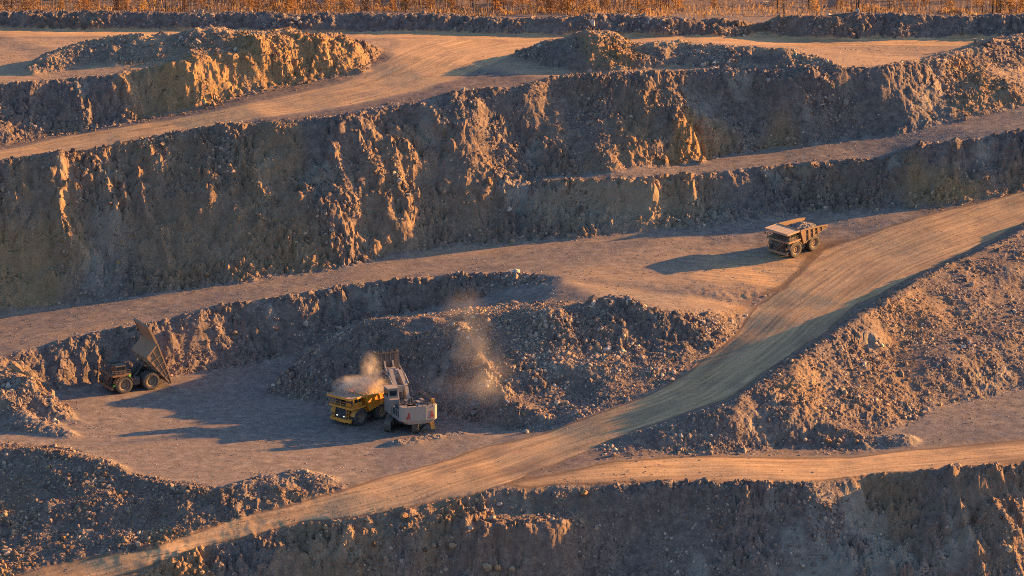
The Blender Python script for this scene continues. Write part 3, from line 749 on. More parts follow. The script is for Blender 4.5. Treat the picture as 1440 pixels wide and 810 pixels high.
def make_truck(label, loc, fwd, mats, tilt=0.0, scale=1.0, lamps=True, group='haul trucks working in the pit'):
    x, y = loc
    f = Vector((fwd[0], fwd[1], 0)).normalized(); l = Vector((-f.y, f.x, 0))
    zf = np.mean([ground(x + f.x * a + l.x * b, y + f.y * a + l.y * b) for a in (3.0, 3.6) for b in (-2.8, 2.8)])
    zr = np.mean([ground(x + f.x * a + l.x * b, y + f.y * a + l.y * b) for a in (-3.0, -3.5) for b in (-2.8, 2.8)])
    zl = np.mean([ground(x + f.x * a + l.x * 2.8, y + f.y * a + l.y * 2.8) for a in (-3.2, 3.2)])
    zr2 = np.mean([ground(x + f.x * a - l.x * 2.8, y + f.y * a - l.y * 2.8) for a in (-3.2, 3.2)])
    F = Vector((f.x * 6.4, f.y * 6.4, zf - zr)).normalized(); Lf = Vector((l.x * 5.6, l.y * 5.6, zl - zr2)).normalized()
    U = F.cross(Lf).normalized(); Lf = U.cross(F)
    T = empty('haul_truck', (x, y, (zf + zr) / 2 - .05))
    T.rotation_euler = Matrix((F, Lf, U)).transposed().to_euler(); T.scale = (scale,) * 3
    tag(T, label, 'truck', group)
    y_, d_, b_ = mats['paint'], mats['dark'], mats['body']
    XF, XR = 3.2, -3.15
    # wheels
    for s in (-1, 1):
        make_tyre(T, XF, s * 2.95, 1.9, 1.2, mats, 1)
        make_tyre(T, XR, s * 3.05, 1.9, 1.15, mats, 1)
        make_tyre(T, XR, s * 1.85, 1.9, 1.15, mats, 0)
    b = BM()
    for s in (-1, 1):
        beam(b, (-5.2, s * .75, 2.3), (5.2, s * .75, 2.15), .35, .9)
        cyl(b, (XF, s * .7, 1.82), (XF, s * 2.5, 1.82), .35, 12)
        cyl(b, (XF - .2, s * 1.35, 1.6), (XF - .2, s * 1.35, 3.6), .28, 10)
        cyl(b, (-4.2, s * .9, 1.9), (-4.5, s * .9, 3.2), .2, 8)
    box(b, (5.0, 0, 2.2), (.4, 1.8, .9)); box(b, (0, 0, 2.2), (.5, 1.6, .6)); box(b, (-4.9, 0, 2.5), (.5, 1.9, .8))
    cyl(b, (XR, -1.5, 1.82), (XR, 1.5, 1.82), .8, 14); box(b, (XR + 1.4, 0, 1.9), (1.8, 1.0, .7))
    obj('frame', b, d_, T)
    # front
    b = BM(); box(b, (5.75, 0, 1.25), (.5, 6.0, .55)); box(b, (5.6, 0, .92), (.35, 2.6, .35))
    box(b, (5.6, 2.75, 1.55), (.5, .5, .4)); box(b, (5.6, -2.75, 1.55), (.5, .5, .4))
    obj('bumper', b, y_, T)
    b = BM(); box(b, (5.25, 0, 2.75), (.7, 2.7, 2.4))
    for k in range(9): box(b, (5.62, 0, 1.75 + k * .25), (.06, 2.5, .09))
    obj('radiator_grille', b, d_, T)
    b = BM()
    for s in (-1, 1):
        box(b, (5.3, s * 1.48, 2.8), (.85, .26, 2.6))
    box(b, (5.3, 0, 4.02), (.9, 3.0, .14))
    obj('grille_surround', b, d_, T)
    for s in (-1, 1):
        b = BM()
        for q in (-.42, .42): beam(b, (6.0, s * 2.1 + q, 1.3), (5.7, s * 2.1 + q, 4.15), .08)
        for k in range(9): beam(b, (6.0 - k * .033, s * 2.1 - .42, 1.5 + k * .3), (6.0 - k * .033, s * 2.1 + .42, 1.5 + k * .3), .07)
        obj('ladder', b, y_ if mats['clean'] else d_, T)
        b = BM(); box(b, (5.9, s * 1.0, 2.15), (.12, .3, .2))
        obj('headlight', b, MAT['lamp'] if lamps else MAT['grey'], T)
        # front fender: arched plate over the wheel
        b = BM()
        arc = [(XF + 2.1 * math.cos(a), 1.82 + 2.1 * math.sin(a)) for a in np.linspace(.25, 2.75, 9)]
        arc2 = [(XF + 2.22 * math.cos(a), 1.82 + 2.22 * math.sin(a)) for a in np.linspace(.25, 2.75, 9)]
        prism(b, arc + arc2[::-1], s * 2.3, s * 3.55)
        obj('fender', b, y_, T)
        b = BM(); box(b, (.15, s * 2.15, 2.15), (1.9, 1.15, 1.45)) if s > 0 else cyl(b, (-.8, s * 2.1, 2.1), (1.1, s * 2.1, 2.1), .65, 16)
        if s > 0: box(b, (.15, s * 2.15, 2.95), (.6, .5, .16))
        obj('tank', b, d_, T)
    # deck
    b = BM(); box(b, (3.75, 0, 4.2), (4.3, 6.9, .16)); box(b, (5.83, 0, 4.05), (.1, 6.9, .35)); box(b, (3.7, 3.43, 4.08), (4.2, .1, .3)); box(b, (3.7, -3.43, 4.08), (4.2, .1, .3))
    box(b, (2.6, 0, 3.3), (1.6, 2.5, 1.6))
    obj('deck', b, y_, T)
    # handrail
    b = BM()
    rail = [(1.7, 3.35), (5.8, 3.35), (5.8, -3.35), (1.7, -3.35)]
    for (p, q) in zip(rail[:-1], rail[1:]):
        for zz in (4.75, 5.25): beam(b, (*p, zz), (*q, zz), .06)
        n = 4
        for k in range(n + 1):
            u = [p[i] + (q[i] - p[i]) * k / n for i in (0, 1)]
            beam(b, (*u, 4.28), (*u, 5.25), .06)
    obj('handrail', b, y_ if mats['clean'] else d_, T)
    # cab with windows
    b = BM(); prism(b, [(2.6, 4.28), (5.0, 4.28), (5.15, 5.1), (4.95, 6.15), (2.6, 6.15)], .95, 3.1)
    cab = obj('cab', b, y_ if mats['clean'] else mats['dark'], T)
    def pane(name, pts):
        b = BM(); vs = [bm_v for bm_v in (b.verts.new(p) for p in pts)]
        fc = b.faces.new(vs); r = bmesh.ops.extrude_face_region(b, geom=[fc]); n = fc.normal
        b.normal_update()
        nn = (Vector(pts[1]) - Vector(pts[0])).cross(Vector(pts[2]) - Vector(pts[0])).normalized() * .03
        for e in r['geom']:
            if isinstance(e, bmesh.types.BMVert): e.co += nn
        obj(name, b, MAT['glass'], cab)
    pane('windscreen', [(5.17, 1.1, 5.12), (5.17, 2.95, 5.12), (4.99, 2.95, 6.0), (4.99, 1.1, 6.0)])
    pane('window', [(4.7, 3.12, 5.15), (3.75, 3.12, 5.15), (3.75, 3.12, 6.0), (4.7, 3.12, 6.0)])
    pane('window', [(3.55, 3.12, 5.15), (2.75, 3.12, 5.15), (2.75, 3.12, 6.0), (3.55, 3.12, 6.0)])
    # cabinets beside the cab
    b = BM(); box(b, (3.0, -2.3, 5.05), (1.9, 1.9, 1.55)); box(b, (4.6, -1.2, 4.85), (1.0, 1.5, 1.1)); box(b, (3.0, -.3, 4.9), (1.6, 1.4, 1.2))
    for k in range(5): box(b, (3.98, -2.3, 4.5 + k * .27), (.05, 1.6, .1))
    obj('electrical_cabinet', b, d_, T)
    b = BM()
    for yy in (-.1, .5): cyl(b, (4.9, yy, 4.28), (4.9, yy, 5.0), .3, 12); cyl(b, (4.9, yy, 5.0), (4.9, yy, 5.2), .38, 12)
    obj('air_filter', b, d_, T)
    b = BM()
    beam(b, (5.7, 3.3, 4.9), (6.1, 3.7, 5.0), .06); box(b, (6.1, 3.75, 5.2), (.08, .35, .55))
    obj('mirror', b, d_, T)
    b = BM()
    beam(b, (5.7, -3.3, 4.9), (6.1, -3.7, 5.0), .06); box(b, (6.1, -3.75, 5.2), (.08, .35, .55))
    obj('mirror', b, d_, T)
    if not mats['clean']:
        b = BM(); beam(b, (6.1, -.2, 1.6), (5.9, 2.3, 4.2), .5, .1)
        for k in range(7):
            t = (k + .5) / 7; beam(b, (6.15 - .2 * t, -.2 + 2.5 * t - .05, 1.65 + 2.6 * t), (5.6 - .2 * t, -.2 + 2.5 * t - .05, 1.65 + 2.6 * t), .25, .06)
        beam(b, (6.2, -.2, 2.5), (6.0, 2.3, 5.1), .06)
        obj('stairway', b, mats['rim'], T)
    # dump body
    piv = Vector((-4.3, 0, 2.95))
    rotm = Matrix.Translation(piv) @ Matrix.Rotation(-tilt, 4, 'Y') @ Matrix.Translation(-piv)
    def bobj(name, bm, mat, par=None):
        bmesh.ops.transform(bm, matrix=rotm, verts=bm.verts); return obj(name, bm, mat, par or T)
    b = BM(); W2 = 3.5
    side = [(1.85, 6.25), (-5.6, 5.5), (-7.6, 5.15), (-7.55, 4.85), (.35, 2.75), (.75, 2.85)]
    for s in (-1, 1): prism(b, side, s * (W2 - .1), s * W2)
    prism(b, [(.3, 2.65), (-7.7, 4.7), (-7.7, 4.87), (.35, 2.85)], -W2 + .1, W2 - .1)           # floor
    prism(b, [(.3, 2.66), (.7, 2.66), (2.05, 6.5), (1.85, 6.5)], -W2 + .1, W2 - .1)             # headboard
    for s in (-1, 1):
        beam(b, (1.9, s * (W2 + .06), 6.3), (-5.6, s * (W2 + .06), 5.55), .28, .3)
        beam(b, (-5.6, s * (W2 + .06), 5.55), (-7.7, s * (W2 + .06), 5.15), .26, .28)
        beam(b, (.55, s * (W2 + .04), 2.9), (-7.6, s * (W2 + .04), 4.9), .2, .28)
        beam(b, (.6, s * (W2 + .05), 2.9), (1.9, s * (W2 + .05), 6.5), .22, .3)
    bd = bobj('dump_body', b, b_)
    for s in (-1, 1):
        for k, xx in enumerate((-.9, -2.5, -4.1, -5.7)):
            zb = 2.8 + (.35 - xx) * .26
            b = BM(); beam(b, (xx, s * (W2 + .1), zb), (xx + .15, s * (W2 + .1), 6.05 + xx * .1), .3, .12)
            bobj('side_rib', b, b_, bd)
        b = BM(); beam(b, (1.1, s * (W2 + .08), 4.7), (-5.6, s * (W2 + .08), 4.9), .12, .14); bobj('side_rail', b, b_, bd)
    b = BM()
    for k in range(5):
        xx = -.4 - k * 1.45; zb = 2.62 + (.35 - xx) * .26
        box(b, (xx, 0, zb - .12), (.3, 6.8, .3), Matrix.Rotation(.29, 3, 'Y'))
    for s in (-1, 1): beam(b, (.3, s * 1.0, 2.5), (-6.2, s * 1.0, 4.45), .35, .4)
    bobj('floor_beam', b, b_ if tilt else d_, bd)
    b = BM()
    prism(b, [(1.85, 6.2), (6.35, 6.28), (6.35, 6.42), (1.85, 6.35)], -W2, W2)
    box(b, (6.38, 0, 6.3), (.12, 7.1, .5))
    for s in (-1, 1): beam(b, (1.85, s * W2, 6.27), (6.4, s * W2, 6.34), .14, .42)
    for yy in (-2.1, -.7, .7, 2.1): beam(b, (1.9, yy, 6.38), (6.3, yy, 6.44), .1, .07)
    bobj('canopy', b, MAT['yellow_top'] if mats['clean'] else (b_ if tilt else MAT['top_dusty_lit']), bd)
    b = BM()
    for s in (-1, 1):
        top = rotm @ Vector((-1.2, s * .8, 3.2)); bot = Vector((.4, s * .8, 1.9)); m_ = bot.lerp(top, .55)
        cyl(b, bot, m_, .22, 10); cyl(b, m_, top, .14, 10)
    obj('hoist_cylinder', b, d_, T)
    if mats.get('markers'):
        for p in ((2.0, 3.5, 3.95), (5.3, 2.9, 1.95)):
            b = BM(); box(b, p, (.45, .3, .35)); obj('marker_flag', b, MAT['green'], T)
    return T, rotm

def near_mid(x, y, fwd, off=3.0):
    h = hit(x, y); f = Vector((fwd[0], fwd[1])).normalized(); l = Vector((-f.y, f.x))
    return (h.x - l.x * off, h.y - l.y * off)
F1 = (-.68, -.73); F2 = (-.71, -.70); F3 = (-.86, -.51)
mt_clean = dict(paint=MAT['yellow'], dark=MAT['dark'], body=MAT['yellow'], tyre=MAT['tyre'], rim=MAT['rim'], clean=True)
mt_dusty = dict(paint=MAT['yellow_dusty'], dark=MAT['dark_dusty'], body=MAT['body_dusty_shade'], tyre=MAT['tyre'], rim=MAT['rim'], clean=False)
mt_worn = dict(paint=MAT['yellow_worn'], dark=MAT['dark_dusty'], body=MAT['body_worn'], tyre=MAT['tyre'], rim=MAT['rim'], clean=False, markers=True)
p1 = near_mid(521, 594, F1)
TR1, _ = make_truck('bright yellow haul truck being loaded beside the white excavator', p1, F1, mt_clean, 0, .97)
p2 = near_mid(1131, 356.5, F2)
TR2, _ = make_truck('dusty brown loaded haul truck driving along the open bench with a long shadow', p2, F2, mt_dusty, 0, .95, lamps=False)
p3 = near_mid(193, 550, F3)
TR3, rot3 = make_truck('haul truck with its dump body tipped up near the left rock wall', p3, F3, mt_worn, R(63), 1.0, lamps=False)

# loads: heaps inside the bodies
def load_heap(truck, name, label, mat, peak, sx, seed, cx=-2.6):
    b = BM(); n = 30; m = 18; V = []
    for i in range(n):
        x = 1.2 - i * (7.6 / (n - 1))
        row = []
        for j in range(m):
            y = -3.3 + 6.6 * j / (m - 1)
            base = 5.25 + .07 * x
            r = math.hypot((x - cx) / sx, y / 3.1)
            z = base + peak * max(0, 1 - r) + .18 * float(vnoise(np.array(x * 2.1 + seed), np.array(y * 2.1), 5)) + .1 * float(vnoise(np.array(x * 5 + seed), np.array(y * 5), 6))
            fl_ = 2.9 + (.35 - x) * .26
            row.append(b.verts.new((x, y, max(z, fl_ + .05))))
        V.append(row)
    for i in range(n - 1):
        for j in range(m - 1): b.faces.new((V[i][j], V[i][j + 1], V[i + 1][j + 1], V[i + 1][j]))
    me = bpy.data.meshes.new(name); bmesh.ops.recalc_face_normals(b, faces=b.faces); b.to_mesh(me); b.free(); me.materials.append(mat)
    o = bpy.data.objects.new(name, me); COL.objects.link(o)
    o.matrix_world = Matrix.LocRotScale(truck.location, truck.rotation_euler, truck.scale)
    return o
lmat, lnt_, lb_ = mat_new("broken_ore"); Nl = NB(lnt_)
tcl = Nl.n("ShaderNodeTexCoord").outputs['Object']
vl = Nl.n("ShaderNodeTexVoronoi"); vl.inputs['Scale'].default_value = 3; Nl.l(tcl, vl.inputs['Vector'])
sl_ = Nl.n("ShaderNodeSeparateColor"); Nl.l(vl.outputs['Color'], sl_.inputs[0])
Nl.l(Nl.ramp(sl_.outputs[0], [(0, (.10, .09, .09)), (1, (.26, .215, .19))]), lb_.inputs['Base Color']); lb_.inputs['Roughness'].default_value = .95
bpl = Nl.n("ShaderNodeBump"); bpl.inputs['Distance'].default_value = .3; Nl.l(vl.outputs['Distance'], bpl.inputs['Height']); Nl.l(bpl.outputs[0], lb_.inputs['Normal'])
o = load_heap(TR2, 'ore_load', None, lmat, 1.5, 4.6, 3)
tag(o, 'heap of grey broken rock carried in the brown haul truck', 'rock load')
smat, snt_, sb_ = mat_new("dry_sandy_rock"); Ns = NB(snt_)
Ns.l(Ns.ramp(Ns.noise(Ns.n("ShaderNodeTexCoord").outputs['Object'], 2.5, 5, .7), [(.3, (.30, .2, .13)), (.7, (.5, .36, .24))]), sb_.inputs['Base Color']); sb_.inputs['Roughness'].default_value = .95
o = load_heap(TR1, 'ore_load', None, smat, 1.7, 4.6, 9, -2.0)
tag(o, 'dusty pale rock heaped in the bright yellow haul truck', 'rock load')

# ------------------------------------------------------------------ hydraulic face shovel
def make_shovel():
    h = hit(573, 599)
    fx, fy = -.36, .93
    yaw = math.atan2(fy, fx)
    T = empty('excavator', (h.x, h.y, h.z - .05), (0, 0, yaw))
    tag(T, 'white hydraulic face shovel emptying its bucket into the yellow truck', 'excavator')
    uy = math.atan2(.98, .2) - yaw
    Ru = Matrix.Rotation(uy, 4, 'Z')
    def uobj(name, bm, mat, par=None):
        bmesh.ops.transform(bm, matrix=Ru, verts=bm.verts); return obj(name, bm, mat, par or T)
    for s in (-1, 1):
        b = BM(); yc = s * 2.9; Lh, rr = 4.6, 1.15
        # belt of shoes
        per = []
        for k in range(20): per.append((-Lh + 2 * Lh * k / 20, 2 * rr, 0))
        for k in range(9): a = math.pi / 2 - math.pi * k / 9; per.append((Lh + rr * math.cos(a), rr + rr * math.sin(a), a - math.pi / 2))
        for k in range(20): per.append((Lh - 2 * Lh * k / 20, 0.0, math.pi))
        for k in range(9): a = -math.pi / 2 - math.pi * k / 9; per.append((-Lh + rr * math.cos(a), rr + rr * math.sin(a), a - math.pi / 2))
        for (x, z, a) in per:
            box(b, (x, yc, z + .06), (.37, 1.35, .14), Matrix.Rotation(-a, 3, 'Y'))
        tk = uobj('crawler_track', b, MAT['dark_dusty'])
        b = BM(); prism(b, [(-Lh, .35), (Lh, .35), (Lh + .3, rr), (Lh, 1.75), (-Lh, 1.75), (-Lh - .3, rr)], yc - .45, yc + .45)
        uobj('track_frame', b, MAT['grey'], tk)
        b = BM()
        for x in (-Lh, Lh): cyl(b, (x, yc - .55, rr), (x, yc + .55, rr), .85, 18)
        for k in range(7): cyl(b, (-3 + k, yc - .6, .42), (-3 + k, yc + .6, .42), .33, 10)
        uobj('track_roller', b, MAT['dark'], tk)
    b = BM(); box(b, (0, 0, 1.5), (4.0, 4.6, 1.1)); cyl(b, (0, 0, 2.0), (0, 0, 2.65), 1.9, 24)
    uobj('undercarriage', b, MAT['dark'])
    # superstructure
    b = BM()
    prism_z(b, [(-5.6, -3.6), (-5.6, 3.6), (3.2, 3.5), (3.6, 1.6), (3.6, -2.0), (2.8, -3.5)], 2.65, 3.0)
    box(b, (-1.8, 2.45, 3.9), (7.4, 2.0, 1.8)); box(b, (-1.8, -2.45, 3.9), (7.4, 2.0, 1.8)); box(b, (-2.6, 0, 3.95), (5.8, 2.9, 1.9))
    obj('engine_house', b, MAT['grey'], T)
    for (x, y, w) in [(-1.5 - k * 1.5, 3.47, 1.0) for k in range(3)] + [(-1.5 - k * 1.7, -3.47, 1.2) for k in range(2)]:
        b = BM(); box(b, (x, y, 4.0), (w, .06, 1.3)); obj('side_louvre', b, MAT['dark'], T)
    b = BM()
    out = [(-5.65, -3.85), (-7.2, -3.85), (-7.75, -3.2), (-7.9, -1.2), (-7.9, 1.2), (-7.75, 3.2), (-7.2, 3.85), (-5.65, 3.85)]
    inn = [(-5.65, -2.9), (-6.9, -2.9), (-7.5, -2.3), (-7.65, -1.0), (-7.65, 1.0), (-7.5, 2.3), (-6.9, 2.9), (-5.65, 2.9)]
    prism_z(b, inn, 2.45, 3.2, out); prism_z(b, out, 3.201, 6.15)
    cw = obj('counterweight', b, MAT['white'], T)
    for s in (-1, 1):                                     # red angular emblem on each rear corner
        b = BM()
        p0 = Vector((-7.75, s * 3.2, 0)); p1_ = Vector((-7.9, s * 1.2, 0)); t = (p1_ - p0).normalized(); n = Vector((-t.y, t.x, 0)) * (1 if s < 0 else -1)
        if n.x > 0: n = -n
        def q(u, z): return p0 + t * u + Vector((0, 0, z)) + n * .02
        for poly in ([(.25, 3.55), (.6, 5.1), (.78, 5.1), (.5, 3.55)], [(.62, 4.6), (.78, 5.1), (1.1, 3.5), (.86, 3.5)], [(.2, 3.9), (.25, 4.2), (.92, 4.1), (.9, 3.85)]):
            vs = [b.verts.new(q(u, z)) for u, z in poly]; vs2 = [b.verts.new(q(u, z) + n * .03) for u, z in poly]
            b.faces.new(vs); b.faces.new(vs2[::-1])
            for i in range(4): b.faces.new((vs[i], vs[(i + 1) % 4], vs2[(i + 1) % 4], vs2[i]))
        obj('emblem', b, MAT['red'], cw)
    b = BM()
    box(b, (-3.4, 0, 5.1), (3.8, 6.6, .5)); box(b, (-6.4, -1.5, 6.05), (1.3, 1.6, .4)); box(b, (-6.2, 1.3, 6.0), (1.2, 2.0, .3))
    for (x, y) in ((-4.4, 1.5), (-4.4, -.4), (-2.6, 1.7)): cyl(b, (x, y, 5.3), (x, y, 5.75), .55, 16)
    for (x, y) in ((-3.0, -.6), (-3.0, -2.2), (-4.8, -2.5)): box(b, (x, y, 5.6), (.9, 1.1, .6))
    cyl(b, (-2.2, .4, 5.3), (-2.2, .4, 6.6), .16, 8); cyl(b, (-2.2, -.2, 5.3), (-2.2, -.2, 6.6), .16, 8)
    obj('engine_deck', b, MAT['dark'], T)
    for (x, y, w, l_) in ((-4.9, .8, 1.3, .9), (-3.2, -1.3, 1.6, .8), (-1.6, -2.6, 1.5, .6), (-1.4, .6, 1.1, .8)):
        b = BM(); box(b, (x, y, 5.92), (w, l_, .1)); obj('hatch_cover', b, MAT['white'], T)
    b = BM(); box(b, (-6.2, -3.35, 6.5), (.75, .6, 1.1)); obj('warning_cabinet', b, MAT['yellow'], T)
    b = BM()
    rail = [(-5.6, 3.6), (-7.6, 2.7), (-7.8, -2.7), (-5.6, -3.7), (2.6, -3.6)]
    for p, q_ in zip(rail[:-1], rail[1:]):
        for z in (6.4, 6.9): beam(b, (*p, z), (*q_, z), .07)
        for k in range(5):
            u = [p[i] + (q_[i] - p[i]) * k / 5 for i in (0, 1)]; beam(b, (*u, 5.8), (*u, 6.9), .07)
    obj('handrail', b, MAT['dark_dusty'], T)
    b = BM()                                             # yellow service boom and ladder hanging at the rear right
    beam(b, (-5.2, -3.3, 2.6), (-5.9, -3.5, .5), .9, .16)
    for k in range(6): box(b, (-5.2 - k * .13, -3.3 - k * .04, 2.4 - k * .36), (.4, 1.0, .1))
    box(b, (-4.3, -3.3, 1.9), (1.3, .8, 1.3))
    obj('access_ladder', b, MAT['yellow'], T)
    # cab on its pedestal, front left
    b = BM(); box(b, (2.0, 2.85, 4.3), (2.3, 2.1, 2.6)); box(b, (.2, 2.9, 4.5), (1.3, 1.9, 3.0))
    obj('cab_base', b, MAT['grey'], T)
    b = BM(); prism(b, [(.7, 5.62), (3.3, 5.62), (3.5, 6.4), (3.3, 8.0), (.7, 8.0)], 1.8, 3.9)
    cab = obj('cab', b, MAT['grey'], T)
    b = BM(); box(b, (2.0, 2.85, 8.1), (2.9, 2.4, .18)); obj('cab_roof', b, MAT['white'], cab)
    b = BM(); box(b, (.68, 2.85, 7.1), (.06, 1.5, 1.1)); box(b, (1.4, 3.92, 7.0), (.9, .06, 1.3)); box(b, (2.6, 3.92, 7.0), (.9, .06, 1.3)); box(b, (3.42, 2.85, 7.1), (.06, 1.8, 1.4), Matrix.Rotation(-.12, 3, 'Y'))
    obj('window', b, MAT['glass'], cab)
    # attachment
    hp = Vector((2.6, 0, 3.4)); bt = Vector((7.6, 0, 9.4)); st = Vector((10.7, 0, 9.2))
    b = BM()
    for s in (-1, 1):
        beam(b, hp + Vector((0, s * 1.15, 0)), Vector((4.4, s * 1.1, 7.2)), .75, 1.6)
        beam(b, Vector((4.3, s * 1.1, 7.0)), bt + Vector((.2, s * .95, .1)), .8, 1.6)
    box(b, (4.4, 0, 7.0), (1.2, 2.2, 1.3)); box(b, (7.0, 0, 8.9), (.9, 2.0, .8)); box(b, (3.0, 0, 4.2), (.8, 2.3, .8))
    obj('boom', b, MAT['white'], T)
    b = BM()
    for s in (-1, 1):
        cyl(b, (3.6, s * .55, 3.2), (5.2, s * .55, 5.6), .26, 10); cyl(b, (5.2, s * .55, 5.6), (6.5, s * .55, 7.8), .15, 10)
        cyl(b, (4.3, s * 1.75, 7.9), (6.6, s * 1.75, 9.3), .2, 10); cyl(b, (6.6, s * 1.75, 9.3), (9.4, s * 1.6, 10.6), .12, 10)
    obj('boom_cylinder', b, MAT['grey'], T)
    b = BM()
    for s in (-1, 1): beam(b, bt + Vector((-.4, s * .6, 0)), st + Vector((0, s * .7, 0)), .7, 1.4)
    box(b, (9.2, 0, 9.5), (1.4, 1.8, 1.1)); cyl(b, bt + Vector((0, -1.5, 0)), bt + Vector((0, 1.5, 0)), .45, 14); cyl(b, st + Vector((0, -1.9, 0)), st + Vector((0, 1.9, 0)), .35, 14)
    obj('stick', b, MAT['white'], T)
    # bucket: back plate, floor, sides, teeth; raised and opened over the truck
    Bm = Matrix.Translation((11.2, 0, 9.3)) @ Matrix.Rotation(R(8), 4, 'Y')
    def bk(name, bm, mat, par=None):
        bmesh.ops.transform(bm, matrix=Bm, verts=bm.verts); return obj(name, bm, mat, par or T)
    b = BM(); w = 2.45
    prism(b, [(0, .1), (.22, .1), (.5, 3.2), (.28, 3.4)], -w, w)                       # rear wall
    for s in (-1, 1):
        prism(b, [(.1, .1), (2.9, 1.0), (3.2, 2.9), (2.0, 3.6), (.35, 3.45)], s * w, s * (w - .16))
        beam(b, (.35, s * w, 3.5), (2.1, s * w, 3.7), .3, .26)
    prism(b, [(2.6, 3.35), (2.9, 3.2), (3.3, .9), (3.0, .6)], -w, w)                     # opened front clam
    for yy in (-1.5, -.5, .5, 1.5): beam(b, (-.04, yy, .2), (.26, yy, 3.3), .2, .16)
    beam(b, (.3, -w, 3.45), (.3, w, 3.45), .3, .3)
    bkt = bk('bucket', b, MAT['steel'])
    for k in range(5):
        b = BM(); yy = -2.0 + k; box(b, (.42, yy, 3.85), (.28, .34, .7), None, .5); bk('bucket_tooth', b, MAT['steel'], bkt)
    b = BM()
    for s in (-1, 1): beam(b, (-.5, s * .9, -.4), (.3, s * .9, 1.8), .35, .7)
    bk('bucket_bracket', b, MAT['white'], bkt)
    return T
SHV = make_shovel()

# ------------------------------------------------------------------ loose rock: geometry-node stones
rk, rnt, rb = mat_new("loose_rock"); N = NB(rnt)
ti = N.attr("tint", 'INSTANCER').outputs['Fac']; oc = N.attr("och", 'INSTANCER').outputs['Fac']
ps = N.n("ShaderNodeNewGeometry").outputs['Position']
c = N.ramp(ti, [(0, (.105, .078, .074)), (.35, (.21, .152, .128)), (.7, (.325, .238, .185)), (.93, (.45, .345, .27)), (1, (.56, .44, .355))])
c2 = N.ramp(ti, [(0, (.13, .07, .035)), (.6, (.28, .155, .065)), (1, (.5, .30, .12))])
c = N.mix(oc, c, c2)
c = N.mix(.5, c, N.mix(N.map(N.noise(ps, 4.0, 3, .7), .3, .7), (.6, .6, .6), (1.35, 1.3, 1.25)), 'MULTIPLY')
N.l(c, rb.inputs['Base Color']); rb.inputs['Roughness'].default_value = .92; rb.inputs['Specular IOR Level'].default_value = .2

def rock_group():
    g = bpy.data.node_groups.new("stones", 'GeometryNodeTree')
    g.interface.new_socket("Geometry", in_out='INPUT', socket_type='NodeSocketGeometry')
    g.interface.new_socket("Geometry", in_out='OUTPUT', socket_type='NodeSocketGeometry')
    n = g.nodes; l = g.links
    gi = n.new("NodeGroupInput"); go = n.new("NodeGroupOutput")
    gi2 = n.new("GeometryNodeGeometryToInstance")
    for k in range(7):
        ico = n.new("GeometryNodeMeshIcoSphere"); ico.inputs['Radius'].default_value = 1; ico.inputs['Subdivisions'].default_value = 2
        rv = n.new("FunctionNodeRandomValue"); rv.data_type = 'FLOAT_VECTOR'; rv.inputs[0].default_value = (-.33, -.33, -.33); rv.inputs[1].default_value = (.33, .33, .33); rv.inputs['Seed'].default_value = 40 + k
        sp = n.new("GeometryNodeSetPosition"); l.new(ico.outputs['Mesh'], sp.inputs['Geometry']); l.new(rv.outputs[0], sp.inputs['Offset'])
        dl = n.new("GeometryNodeDeleteGeometry"); rb_ = n.new("FunctionNodeRandomValue"); rb_.data_type = 'BOOLEAN'; rb_.inputs['Probability'].default_value = .55; rb_.inputs['Seed'].default_value = 90 + k
        l.new(sp.outputs[0], dl.inputs[0]); l.new(rb_.outputs[3], dl.inputs[1])
        ch = n.new("GeometryNodeConvexHull"); l.new(dl.outputs[0], ch.inputs[0])
        sm = n.new("GeometryNodeSetMaterial"); sm.inputs['Material'].default_value = rk; l.new(ch.outputs[0], sm.inputs[0])
        l.new(sm.outputs[0], gi2.inputs[0])
    io = n.new("GeometryNodeInstanceOnPoints"); io.inputs['Pick Instance'].default_value = True
    l.new(gi.outputs[0], io.inputs['Points']); l.new(gi2.outputs[0], io.inputs['Instance'])
    def na(nm, t):
        a = n.new("GeometryNodeInputNamedAttribute"); a.data_type = t; a.inputs['Name'].default_value = nm; return a.outputs[0]
    l.new(na("siz", 'FLOAT_VECTOR'), io.inputs['Scale'])
    er = n.new("FunctionNodeEulerToRotation"); l.new(na("rot", 'FLOAT_VECTOR'), er.inputs[0]); l.new(er.outputs[0], io.inputs['Rotation'])
    l.new(io.outputs[0], go.inputs[0])
    return g
RG = rock_group()
cr = {k: crop(v) for k, v in dict(rub=rub, steep=steep, cliff=cliff, road=road, flat=flat, pile=pile, left=M['left'], ridge=ridge_m, och=och, patch=patch, slope=slope, haul=M['haul'], fa=M['fa'], bb=M['bb'], lows=M['lows'], fill=M['fill'], forest=forest, red=redm).items()}
CXg, CYg = np.meshgrid(core_x, core_y)
clump = smooth(-.3, .5, fbm(CXg, CYg, 5, 3, 200)); clump2 = smooth(-.15, .45, fbm(CXg, CYg, 14, 3, 210))
d_sc = cr['steep'] * (1 - cr['cliff'] * .8)
dens = 12 * cr['pile'] * (.35 + .65 * clump) * (.45 + .55 * clump2) + 6 * cr['left'] * (.25 + .75 * clump) + 2.6 * cr['ridge'] * clump + 9.0 * d_sc * (.15 + .85 * clump) * (.25 + .75 * clump2) + 5.0 * cr['cliff'] * clump * (.3 + .7 * clump2)
dens += 2.6 * cr['lows'] * clump + 4.0 * cr['fill'] * clump
cq = px(555, 525, 7); cone = smooth(1.2, .6, np.hypot((CXg - cq[0]) / 22, (CYg - cq[1]) / 26)) * cr['pile']
dens *= (1 - .45 * cone)
dens *= (1 - cr['road'])
